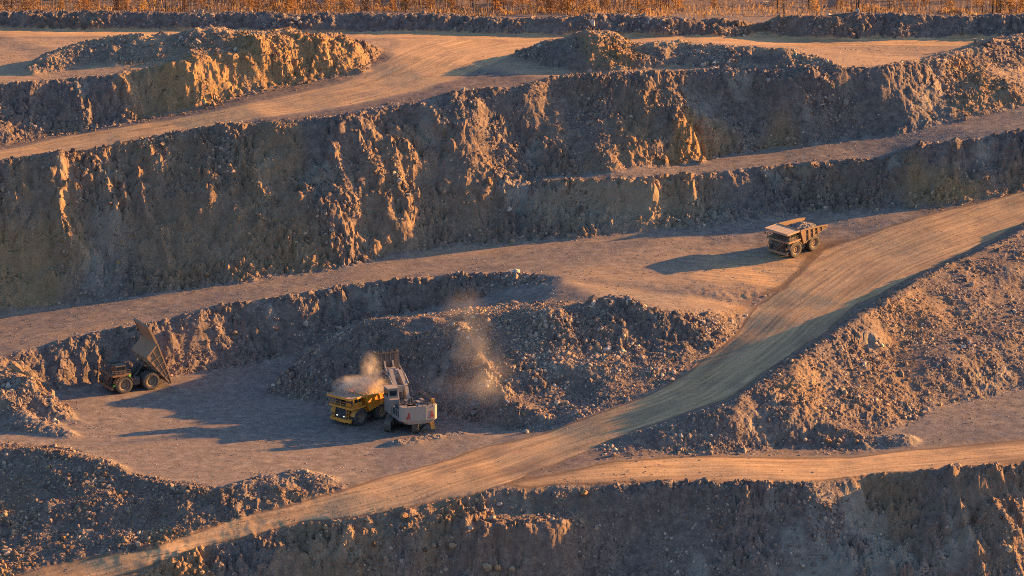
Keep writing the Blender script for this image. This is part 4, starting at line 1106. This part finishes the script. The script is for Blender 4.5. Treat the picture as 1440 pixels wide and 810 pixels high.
# scree at the foot of faces
sl_b = blur(cr['slope'], 12, 2)
toe = (1 - cr['steep']) * smooth(.12, .45, sl_b)
dens += 3.0 * toe * (1 - cr['road'] * .8) * (.3 + .7 * clump)
dens += .9 * (cr['flat'] - cr['road']).clip(0, 1) * clump + .04
dens *= (1 - .9 * cr['forest']) * (1 - .72 * smooth(1025, 1045, CYg))
for T_, rr in ((TR1, 6.5), (TR2, 6.5), (TR3, 6.5), (SHV, 5.5)):
    dens *= 1 - .93 * (np.hypot(CXg - T_.location.x, CYg - T_.location.y) < rr)
vis = np.abs(CXg) < .128 * CYg
dens *= vis
area = SX * SY
cnt = rng.poisson(dens * area)
jj, ii = np.nonzero(cnt)
jj = np.repeat(jj, cnt[jj, ii].clip(0)) if False else np.repeat(jj, cnt[jj, ii]); 
jj0, ii0 = np.nonzero(cnt); ii = np.repeat(ii0, cnt[jj0, ii0])
n = len(ii)
qx = core_x[ii] + (rng.random(n) - .5) * SX; qy = core_y[jj] + (rng.random(n) - .5) * SY
qz = csamp(ZC, qx, qy)
big_here = (cr['pile'] * .02 + toe * .35 + cr['left'] * .15)[jj, ii]
u = rng.random(n)
fine = smooth(-.1, .35, fbm(qx, qy, 7, 3, 215))
sz = .115 * (1 - u * .985) ** (-.42 - .10 * big_here)
sz = np.clip(sz, .1, 1.05) * (1 + .5 * big_here)
flatm = (cr['flat'] * (1 - cr['ridge']))[jj, ii]
sz *= (.7 + .5 * fine) * (1 - .38 * cone[jj, ii])
sz = np.where(flatm > .5, np.minimum(sz * .6, .16 + .1 * (rng.random(n) < .02)), sz)
print("stones", n)
siz = sz[:, None] * (0.75 + .6 * rng.random((n, 3))); siz[:, 2] *= .85
rot = rng.random((n, 3)) * 6.283
tint = np.clip(rng.normal(.50, .24, n) + .16 * cr['pile'][jj, ii] + .18 * fbm(qx, qy, 12, 2, 220), 0, 1)
ochr = np.clip(cr['och'][jj, ii] * (.4 + .8 * rng.random(n)) + .35 * cr['red'][jj, ii] * rng.random(n) + (.35 * cr['left'] + .22 * cr['pile'] + .12)[jj, ii] * rng.random(n) + (rng.random(n) < .04) * .6, 0, 1)
grp = cr['pile'][jj, ii] > .5
def stones(name, sel):
    V = np.stack([qx, qy, qz - sz * .15], -1)[sel]
    me = bpy.data.meshes.new(name); me.vertices.add(len(V)); me.vertices.foreach_set('co', V.astype(np.float32).ravel())
    for nm, t, k, A in (('siz', 'FLOAT_VECTOR', 'vector', siz), ('rot', 'FLOAT_VECTOR', 'vector', rot), ('tint', 'FLOAT', 'value', tint), ('och', 'FLOAT', 'value', ochr)):
        a = me.attributes.new(nm, t, 'POINT'); a.data.foreach_set(k, A[sel].astype(np.float32).ravel())
    me.update()
    o = bpy.data.objects.new(name, me); COL.objects.link(o)
    md = o.modifiers.new("stones", 'NODES'); md.node_group = RG
    tag(o, kind='stuff')
    return o
stones('blasted_rubble', grp); stones('loose_rubble', ~grp)

# ------------------------------------------------------------------ boulders one can point at
def rock_mat(name, lo, hi):
    m, nt, b = mat_new(name); N = NB(nt)
    tc = N.n("ShaderNodeTexCoord").outputs['Object']
    N.l(N.ramp(N.noise(tc, 2.2, 6, .7), [(.3, lo), (.7, hi)]), b.inputs['Base Color']); b.inputs['Roughness'].default_value = .93
    bp = N.n("ShaderNodeBump"); bp.inputs['Distance'].default_value = .12; N.l(N.noise(tc, 5, 5, .7), bp.inputs['Height']); N.l(bp.outputs[0], b.inputs['Normal'])
    return m
BMAT = {'grey': rock_mat("grey_boulder", (.15, .13, .125), (.30, .25, .22)), 'orange': rock_mat("orange_boulder", (.26, .13, .06), (.44, .25, .12)), 'pale': rock_mat("pale_boulder", (.28, .23, .19), (.5, .42, .34)), 'tan': rock_mat("tan_boulder", (.26, .17, .10), (.46, .32, .20))}
def boulder(x, y, r, kind, label, seed, flat_=.8, group=None):
    rnd = random.Random(seed)
    h = hit(x, y)
    b = BM(); bmesh.ops.create_icosphere(b, subdivisions=4, radius=1)
    planes = [(Vector((rnd.gauss(0, 1), rnd.gauss(0, 1), rnd.gauss(0, 1))).normalized(), rnd.uniform(.5, .85)) for _ in range(18)]
    sx, sy = rnd.uniform(.85, 1.2), rnd.uniform(.8, 1.1)
    for v in b.verts:
        for n_, d_ in planes:
            k = v.co.dot(n_)
            if k > d_: v.co -= n_ * (k - d_)
        v.co = Vector((v.co.x * sx, v.co.y * sy, v.co.z * flat_)) * r * 1.15
        v.co += Vector((rnd.uniform(-1, 1), rnd.uniform(-1, 1), rnd.uniform(-1, 1))) * r * .03
    o = obj('boulder', b, BMAT[kind]); o.location = (h.x, h.y, h.z + r * flat_ * .75); o.rotation_euler = (0, 0, rnd.uniform(0, 6))
    tag(o, label, 'boulder', group)
BL = [
    (668, 575, 1.25, 'grey', 'largest grey boulder lying on the shaded rubble right of the excavator'),
    (666, 584, .75, 'grey', 'smaller grey boulder just in front of the largest one near the excavator'),
    (705, 585, .62, 'grey', 'flat grey rock in the rubble between the largest boulder and the sunlit ridge'),
    (740, 609, .5, 'pale', 'pale sunlit rock at the tip of the rubble beside the haul road'),
    (685, 547, .6, 'pale', 'pale rock glowing in the dust on the pile above the largest boulder'),
    (821, 697, .85, 'orange', 'bright orange boulder on the slope below the junction of the two roads'),
    (568, 730, .85, 'orange', 'orange boulder half buried in red soil below the haul road'),
    (671, 707, .62, 'tan', 'tall tan boulder first in the row below the haul road'),
    (681, 708, .5, 'orange', 'small yellowish boulder squeezed between two pale ones below the haul road'),
    (702, 712, .6, 'pale', 'pale upright boulder last in the row below the haul road'),
    (690, 722, .42, 'orange', 'little orange stone on the shelf under the row of boulders'),
    (720, 716, .45, 'tan', 'low tan stone on the shelf right of the boulder row'),
    (637, 771, .85, 'tan', 'tan boulder alone on the lower slope in the foreground'),
    (636, 760, .5, 'tan', 'smaller tan boulder resting above the lone foreground boulder'),
    (661, 746, .6, 'pale', 'rounded pale boulder on the foreground slope above the lit gully'),
    (685, 806, 1.0, 'tan', 'big tan boulder at the bottom edge of the picture'),
    (699, 803, .8, 'orange', 'yellow faced boulder leaning on the big tan one at the bottom edge'),
    (720, 806, .7, 'tan', 'right hand boulder of the cluster at the bottom edge'),
    (764, 800, .45, 'tan', 'small tan rock right of the boulder cluster at the bottom edge'),
    (1132, 622, .62, 'pale', 'pale grey boulder in the heap at the foot of the orange fill slope'),
    (1164, 622, .6, 'orange', 'rust coloured boulder in the heap at the foot of the fill slope'),
    (1181, 622, .55, 'tan', 'tan boulder next to the rust coloured one at the foot of the fill slope'),
    (1205, 623, .55, 'orange', 'brown boulder near the right end of the heap by the lower road'),
    (106, 596, .3, 'pale', 'small pale stone lying alone on the lit loading floor behind the tipped truck'),
    (412, 310, .5, 'orange', 'orange rock at the foot of the big wall above the curved bench'),
    (291, 389, .5, 'orange', 'orange rock fallen at the toe of the big wall near the bench track'),
    (330, 471, .6, 'tan', 'tan boulder in the low wall to the right of the tipped truck'),
    (389, 467, .5, 'orange', 'sunlit orange rock low on the wall between tipped truck and rock pile'),
    (955, 312, .5, 'pale', 'white stone at the toe of the middle wall above the long truck shadow'),
    (1363, 283, .6, 'tan', 'tan boulder at the wall foot where the haul road leaves the picture'),
    (417, 30, .85, 'pale', 'big pale boulder low on the far dark embankment'),
    (409, 35, .6, 'grey', 'grey boulder at the left of the big pale one on the far embankment'),
    (422, 34, .65, 'pale', 'pale boulder right under the biggest one on the far embankment'),
]
for k, (x, y, r, kd, lb) in enumerate(BL): boulder(x, y, r, kd, lb, 500 + k)

# marker block at the edge of the plateau road
h = hit(1371, 63)
t = empty('marker_post', (h.x, h.y, h.z - .1)); tag(t, 'square brown marker post at the right end of the plateau road', 'post')
b = BM(); box(b, (0, 0, .75), (.62, .5, 1.5)); obj('post_block', b, MAT['wood'], t)
b = BM(); box(b, (0, 0, 1.56), (.7, .58, .12)); obj('cap', b, MAT['white'], t)
h = hit(1292, 428)
b = BM(); cyl(b, (0, 0, -.3), (0.05, 0, 1.1), .05, 8, .04); o = obj('survey_stake', b, MAT['wood']); o.location = h
tag(o, 'thin wooden stake standing on the orange fill slope right of the haul road', 'stake')

# ------------------------------------------------------------------ forest beyond the embankment
bark, bnt, bb_ = mat_new("tree_bark"); N = NB(bnt)
oi = N.n("ShaderNodeObjectInfo").outputs['Random']
tc = N.n("ShaderNodeTexCoord").outputs['Object']
cb = N.ramp(oi, [(0, (.09, .06, .05)), (.45, (.17, .11, .08)), (.6, (.34, .27, .22)), (.8, (.46, .38, .32)), (1, (.13, .08, .06))])
cb = N.mix(N.map(N.noise(tc, 6, 3, .6), .45, .6, 0, .5), cb, (.05, .04, .035))
N.l(cb, bb_.inputs['Base Color']); bb_.inputs['Roughness'].default_value = .9
darkb = rock_mat("dark_bark", (.025, .02, .02), (.05, .04, .035))
lf, lfn, lfb = mat_new("larch_needles"); N = NB(lfn)
oi = N.n("ShaderNodeObjectInfo").outputs['Random']; ps = N.n("ShaderNodeNewGeometry").outputs['Position']
cl = N.ramp(oi, [(0, (.30, .15, .07)), (.3, (.46, .25, .09)), (.6, (.30, .18, .11)), (.8, (.55, .31, .10)), (1, (.22, .15, .11))])
cl = N.mix(N.map(N.noise(ps, .5, 3, .6), .35, .65, 0, .5), cl, (.24, .12, .055))
df = N.n("ShaderNodeBsdfDiffuse"); tl = N.n("ShaderNodeBsdfTranslucent"); mx = N.n("ShaderNodeMixShader"); mx.inputs[0].default_value = .5
N.l(cl, df.inputs[0]); N.l(cl, tl.inputs[0]); N.l(df.outputs[0], mx.inputs[1]); N.l(tl.outputs[0], mx.inputs[2])
N.l(mx.outputs[0], lfn.nodes['Material Output'].inputs[0])

def trunk_mesh(name, hgt, r, rnd, mat, limbs=12):
    b = BM(); p = Vector((0, 0, -.4)); seg = 7; pts = [p]
    for k in range(seg):
        p = p + Vector((rnd.gauss(0, .07), rnd.gauss(0, .07), (hgt + .4) / seg)); pts.append(p)
    for k in range(seg): cyl(b, pts[k], pts[k + 1], r * (1 - k / seg * .85), 6, r * (1 - (k + 1) / seg * .85))
    for k in range(limbs):
        z = rnd.uniform(.12, .9) * hgt; a = rnd.uniform(0, 6.28); ln = (1.1 - z / hgt) * hgt * .17
        q = pts[min(seg, int(z / hgt * seg))].copy(); q.z = z
        cyl(b, q, q + Vector((math.cos(a) * ln, math.sin(a) * ln, ln * rnd.uniform(-.1, .6))), .035, 3, .01)
    me = bpy.data.meshes.new(name); b.to_mesh(me); b.free(); me.materials.append(mat); return me
def crown_mesh(name, hgt, rnd, n, lo=.12, wid=.17, sz=.34):
    V = []; Fc = []
    for k in range(n):
        z = (lo + (1 - lo) * rnd.random() ** 1.25) * hgt; a = rnd.uniform(0, 6.28)
        rad = (1.08 - z / hgt) * hgt * wid * math.sqrt(rnd.random()) * (.5 + .8 * abs(math.sin(z * 2.3 + a)))
        c = Vector((math.cos(a) * rad, math.sin(a) * rad, z)); s = sz * rnd.uniform(.5, 1.3)
        u = Vector((rnd.gauss(0, 1), rnd.gauss(0, 1), rnd.gauss(0, .5))).normalized() * s; v = u.cross(Vector((rnd.gauss(0, 1), rnd.gauss(0, 1), rnd.gauss(0, 1)))).normalized() * s * .45
        i = len(V); V += [c - u, c + v, c + u, c - v]; Fc.append((i, i + 1, i + 2, i + 3))
    me = bpy.data.meshes.new(name); me.from_pydata([tuple(v) for v in V], [], Fc); me.materials.append(lf); return me
rt = random.Random(5)
KT = []
for k in range(6):
    hg = rt.uniform(8, 13); KT.append((trunk_mesh('trunk', hg, rt.uniform(.09, .15), rt, bark), crown_mesh('crown', hg, rt, 420, wid=rt.uniform(.12, .2)), hg))
KB = []
for k in range(3):
    hg = rt.uniform(8, 12); KB.append((trunk_mesh('trunk', hg, rt.uniform(.06, .1), rt, bark, 22), crown_mesh('crown', hg, rt, 120, .35, .12, .22), hg))
def zat(x, y):
    i = np.searchsorted(xs, x) - 1; j = np.searchsorted(ys, y) - 1
    return float(Zf[j, i])
def plant(name, kit, x, y, s, label, cat, group):
    T = empty(name, (x, y, zat(x, y)), (0, 0, rt.uniform(0, 6.28)), s)
    tag(T, label, cat, group)
    for nm, me in (('trunk', kit[0]), ('crown', kit[1])):
        o = bpy.data.objects.new(nm, me); COL.objects.link(o); o.parent = T
n_t = 0
while n_t < 255:
    x = rt.uniform(-139, 139); y = rt.uniform(1094, 1150)
    pxx = 720 + FPX * x / (y * 1.02)
    open_ = 955 < pxx < 1200
    if open_ and rt.random() < .8: continue
    n_t += 1
    if rt.random() < .45:
        plant('larch_tree', rt.choice(KT), x, y, rt.uniform(.8, 1.15), 'slender autumn larch with orange needles behind the dark embankment', 'tree', 'orange larches beyond the embankment')
    else:
        plant('bare_tree', rt.choice(KB), x, y, rt.uniform(.8, 1.1), 'thin pale leafless tree among the orange larches', 'tree', 'leafless trees beyond the embankment')
DK = trunk_mesh('trunk', 13, .2, rt, darkb, 8)
dl = ['leftmost of the dark bare trunks standing on the open ground', 'second dark trunk from the left on the open ground', 'dark straight trunk alone before the pale clearing', 'dark trunk at the right edge of the clearing, first of a pair', 'dark trunk at the right edge of the clearing, second of a pair',
      'slim dark trunk between the clearing and the orange larches', 'thick dark trunk near the right picture edge beside its twin', 'twin of the thick dark trunk near the right picture edge', 'dark trunk just left of the thick pair at the right', 'dark trunk among the larches at the left of the picture']
for (xx, lb, s) in zip((1093, 1102, 1136, 1203, 1206, 1250, 1395, 1400, 1381, 234), dl, (1, .9, 1, .8, 1, .7, 1.5, 1.2, .7, .9)):
    yy = 1100 + rt.uniform(-2, 4); x = (xx - 720) / FPX * yy * 1.015
    T = empty('dead_tree', (x, yy, zat(x, yy)), (0, 0, rt.uniform(0, 6)), s); tag(T, lb, 'tree')
    o = bpy.data.objects.new('trunk', DK); COL.objects.link(o); o.parent = T
# undergrowth: brush and dry grass (nobody could count it)
brm, brn, brb = mat_new("dry_brush"); N = NB(brn); ps = N.n("ShaderNodeNewGeometry").outputs['Position']
cbr = N.ramp(N.noise(ps, .25, 5, .65), [(.3, (.20, .14, .10)), (.5, (.38, .23, .13)), (.68, (.52, .30, .11))])
cbr = N.mix(N.map(N.noise(ps, 3, 3, .7), .4, .7, 0, .5), cbr, (.22, .15, .10))
df = N.n("ShaderNodeBsdfDiffuse"); tl = N.n("ShaderNodeBsdfTranslucent"); mx = N.n("ShaderNodeMixShader"); mx.inputs[0].default_value = .45
N.l(cbr, df.inputs[0]); N.l(cbr, tl.inputs[0]); N.l(df.outputs[0], mx.inputs[1]); N.l(tl.outputs[0], mx.inputs[2]); N.l(mx.outputs[0], brn.nodes['Material Output'].inputs[0])
nb = 75000
bx_ = rng.uniform(-142, 142, nb); by_ = rng.uniform(1082, 1160, nb)
dn = fbm(bx_, by_, 9, 3, 300); pxx = 720 + FPX * bx_ / (by_ * 1.02)
op = ((pxx > 955) & (pxx < 1180))
keep = (rng.random(nb) < np.where(op, .12, .1 + 1.3 * dn))
bx_, by_ = bx_[keep], by_[keep]; nb = len(bx_)
ix = np.searchsorted(xs, bx_) - 1; iy = np.searchsorted(ys, by_) - 1; bz = Zf[iy, ix]
hh = rng.uniform(.3, 1.0, nb) * (.6 + 1.3 * smooth(-.2, .5, fbm(bx_, by_, 5, 2, 310))) * np.where(720 + FPX * bx_ / (by_ * 1.02) < 940, 1.4, 1); ang = rng.random(nb) * 3.14; ww = rng.uniform(.05, .22, nb)
lean = rng.normal(0, .22, (nb, 2))
ca, sa_ = np.cos(ang) * ww, np.sin(ang) * ww
Vb = np.zeros((nb, 4, 3))
Vb[:, 0] = np.stack([bx_ - ca * .5, by_ - sa_ * .5, bz - .1], -1); Vb[:, 1] = np.stack([bx_ + ca * .5, by_ + sa_ * .5, bz - .1], -1)
Vb[:, 2] = np.stack([bx_ + ca + lean[:, 0] * hh, by_ + sa_ + lean[:, 1] * hh, bz + hh], -1); Vb[:, 3] = np.stack([bx_ - ca + lean[:, 0] * hh, by_ - sa_ + lean[:, 1] * hh, bz + hh * .9], -1)
me = mesh_np('undergrowth', Vb.reshape(-1, 3), np.arange(nb * 4).reshape(-1, 4), brm, False)
o = bpy.data.objects.new('undergrowth', me); COL.objects.link(o); tag(o, kind='stuff')

# thicket of saplings too fine to count
nq = 3800
sx0 = rng.uniform(-142, 142, nq); sy0 = rng.uniform(1092, 1152, nq)
pq = 720 + FPX * sx0 / (sy0 * 1.02); kp = rng.random(nq) < np.where((pq > 950) & (pq < 1190), .12, .45 + .8 * fbm(sx0, sy0, 12, 2, 330)); sx0, sy0 = sx0[kp], sy0[kp]; nq = len(sx0)
iz = Zf[np.searchsorted(ys, sy0) - 1, np.searchsorted(xs, sx0) - 1]; sh = rng.uniform(2.5, 6.5, nq); sr = rng.uniform(.03, .085, nq); ln2 = rng.normal(0, .05, (nq, 2)); a0 = rng.random(nq) * 6.28
Vs = np.zeros((nq, 6, 3))
for k in range(3):
    cx_, cy_ = np.cos(a0 + k * 2.094) * sr, np.sin(a0 + k * 2.094) * sr
    Vs[:, k] = np.stack([sx0 + cx_, sy0 + cy_, iz - .2], -1); Vs[:, k + 3] = np.stack([sx0 + cx_ * .3 + ln2[:, 0] * sh, sy0 + cy_ * .3 + ln2[:, 1] * sh, iz + sh], -1)
bs = np.arange(nq)[:, None] * 6
Fs = np.concatenate([bs + np.array([k, (k + 1) % 3, (k + 1) % 3 + 3, k + 3]) for k in range(3)])
spm, spn, spb = mat_new("sapling_bark"); N = NB(spn); ps = N.n("ShaderNodeNewGeometry").outputs['Position']
mpp = N.n("ShaderNodeMapping"); mpp.inputs['Scale'].default_value = (1, 1, .05); N.l(ps, mpp.inputs[0])
N.l(N.ramp(N.noise(mpp.outputs[0], 1.3, 3, .7), [(.3, (.10, .065, .05)), (.5, (.24, .16, .11)), (.68, (.52, .42, .33))]), spb.inputs['Base Color']); spb.inputs['Roughness'].default_value = .9
o = bpy.data.objects.new('sapling_thicket', mesh_np('sapling_thicket', Vs.reshape(-1, 3), Fs, spm, False)); COL.objects.link(o); tag(o, kind='stuff')

# felled timber and a white crate on the open ground
h_ = px(1172, 9, 38)
b = BM(); box(b, (0, 0, .9), (3.0, 2.2, 1.8)); t = empty('white_container', (h_[0], h_[1], zat(*h_))); obj('container_box', b, MAT['white'], t)
b = BM(); box(b, (0, 0, 1.86), (3.2, 2.4, .12)); obj('roof', b, MAT['grey'], t)
tag(t, 'small pale cabin on the open ground beyond the embankment', 'cabin')
h_ = px(1082, 7, 38)
b = BM(); rr_ = random.Random(8)
for k in range(26):
    a = rr_.uniform(-.5, .9); x = rr_.uniform(-2.5, 2.5); y = rr_.uniform(-2, 2); z = .2 + rr_.random() * 1.0
    d = Vector((math.cos(a), math.sin(a), rr_.uniform(-.2, .3))) * rr_.uniform(1, 2.4)
    cyl(b, Vector((x, y, z)) - d * .5, Vector((x, y, z)) + d * .5, rr_.uniform(.08, .16), 6)
o = obj('brushwood_heap', b, BMAT['pale']); o.location = (*h_, zat(*h_)); tag(o, 'heap of pale cut timber in the clearing beyond the embankment', 'wood pile')

# ------------------------------------------------------------------ dust hanging in the air
def dust(label, c, size, dens, col, seed, rot=(0, 0, 0), nscale=2.2):
    m = bpy.data.materials.new("dust_volume"); m.use_nodes = True; nt = m.node_tree; nt.nodes.clear(); N = NB(nt)
    out = N.n("ShaderNodeOutputMaterial"); pv = N.n("ShaderNodeVolumePrincipled"); N.l(pv.outputs[0], out.inputs['Volume'])
    pv.inputs['Color'].default_value = (*col, 1); pv.inputs['Anisotropy'].default_value = .1
    tc = N.n("ShaderNodeTexCoord").outputs['Object']
    ln = N.n("ShaderNodeVectorMath", operation='LENGTH'); N.l(tc, ln.inputs[0])
    fall = N.math('POWER', N.map(ln.outputs['Value'], 1.0, .0, 0, 1), 1.5)
    mp = N.n("ShaderNodeMapping"); mp.inputs['Location'].default_value = (seed, seed * 2, 0); N.l(tc, mp.inputs[0])
    nz = N.map(N.noise(mp.outputs[0], nscale, 4, .65), .38, .7, 0, 1)
    dd = N.math('MULTIPLY', N.math('MULTIPLY', fall, nz), dens); N.l(dd, pv.inputs['Density'])
    b = BM(); bmesh.ops.create_icosphere(b, subdivisions=3, radius=1)
    o = obj('dust_cloud', b, m); o.location = c; o.scale = size; o.rotation_euler = rot
    tag(o, label, 'dust', None, 'stuff')
    return o
mw1 = Matrix.LocRotScale(TR1.location, TR1.rotation_euler, TR1.scale)
dc = (.95, .80, .64)
dust('bright dust billowing over the load of the yellow truck', mw1 @ Vector((0.6, -.8, 7.3)), (5.4, 3.8, 2.6), 3.0, dc, 1.3)
dust('bright dust hanging over the tail of the yellow truck', mw1 @ Vector((-3.6, 0, 7.2)), (4.4, 3.4, 2.8), 2.0, dc, 3.3)
hb = px(527, 506, 11)
dust('dust falling past the left edge of the raised bucket', Vector((hb[0] - .6, hb[1] + .2 - 6, 10.6)), (2.8, 2.8, 4.4), .7, dc, 4.1)
for k, (x, y, up, sz_, dn_) in enumerate(((694, 548, 1.5, (7, 7, 8), .10), (678, 512, 2.5, (6.5, 7, 9.5), .07), (660, 468, 3, (6.5, 7, 9), .05), (655, 575, 2, (8, 6, 7), .10))):
    hd = hit(x, y)
    dust(['dust rolling down the sunlit ridge right of the excavator', 'thin dust rising along the crest behind the excavator', 'faint dust drifting over the top of the rock pile', 'dust hanging over the shaded face beside the largest grey boulder'][k],
         hd + Vector((-1.0, -1, up)), sz_, dn_, dc, 7.7 + k * 3, (0, .15, 0), 1.5)
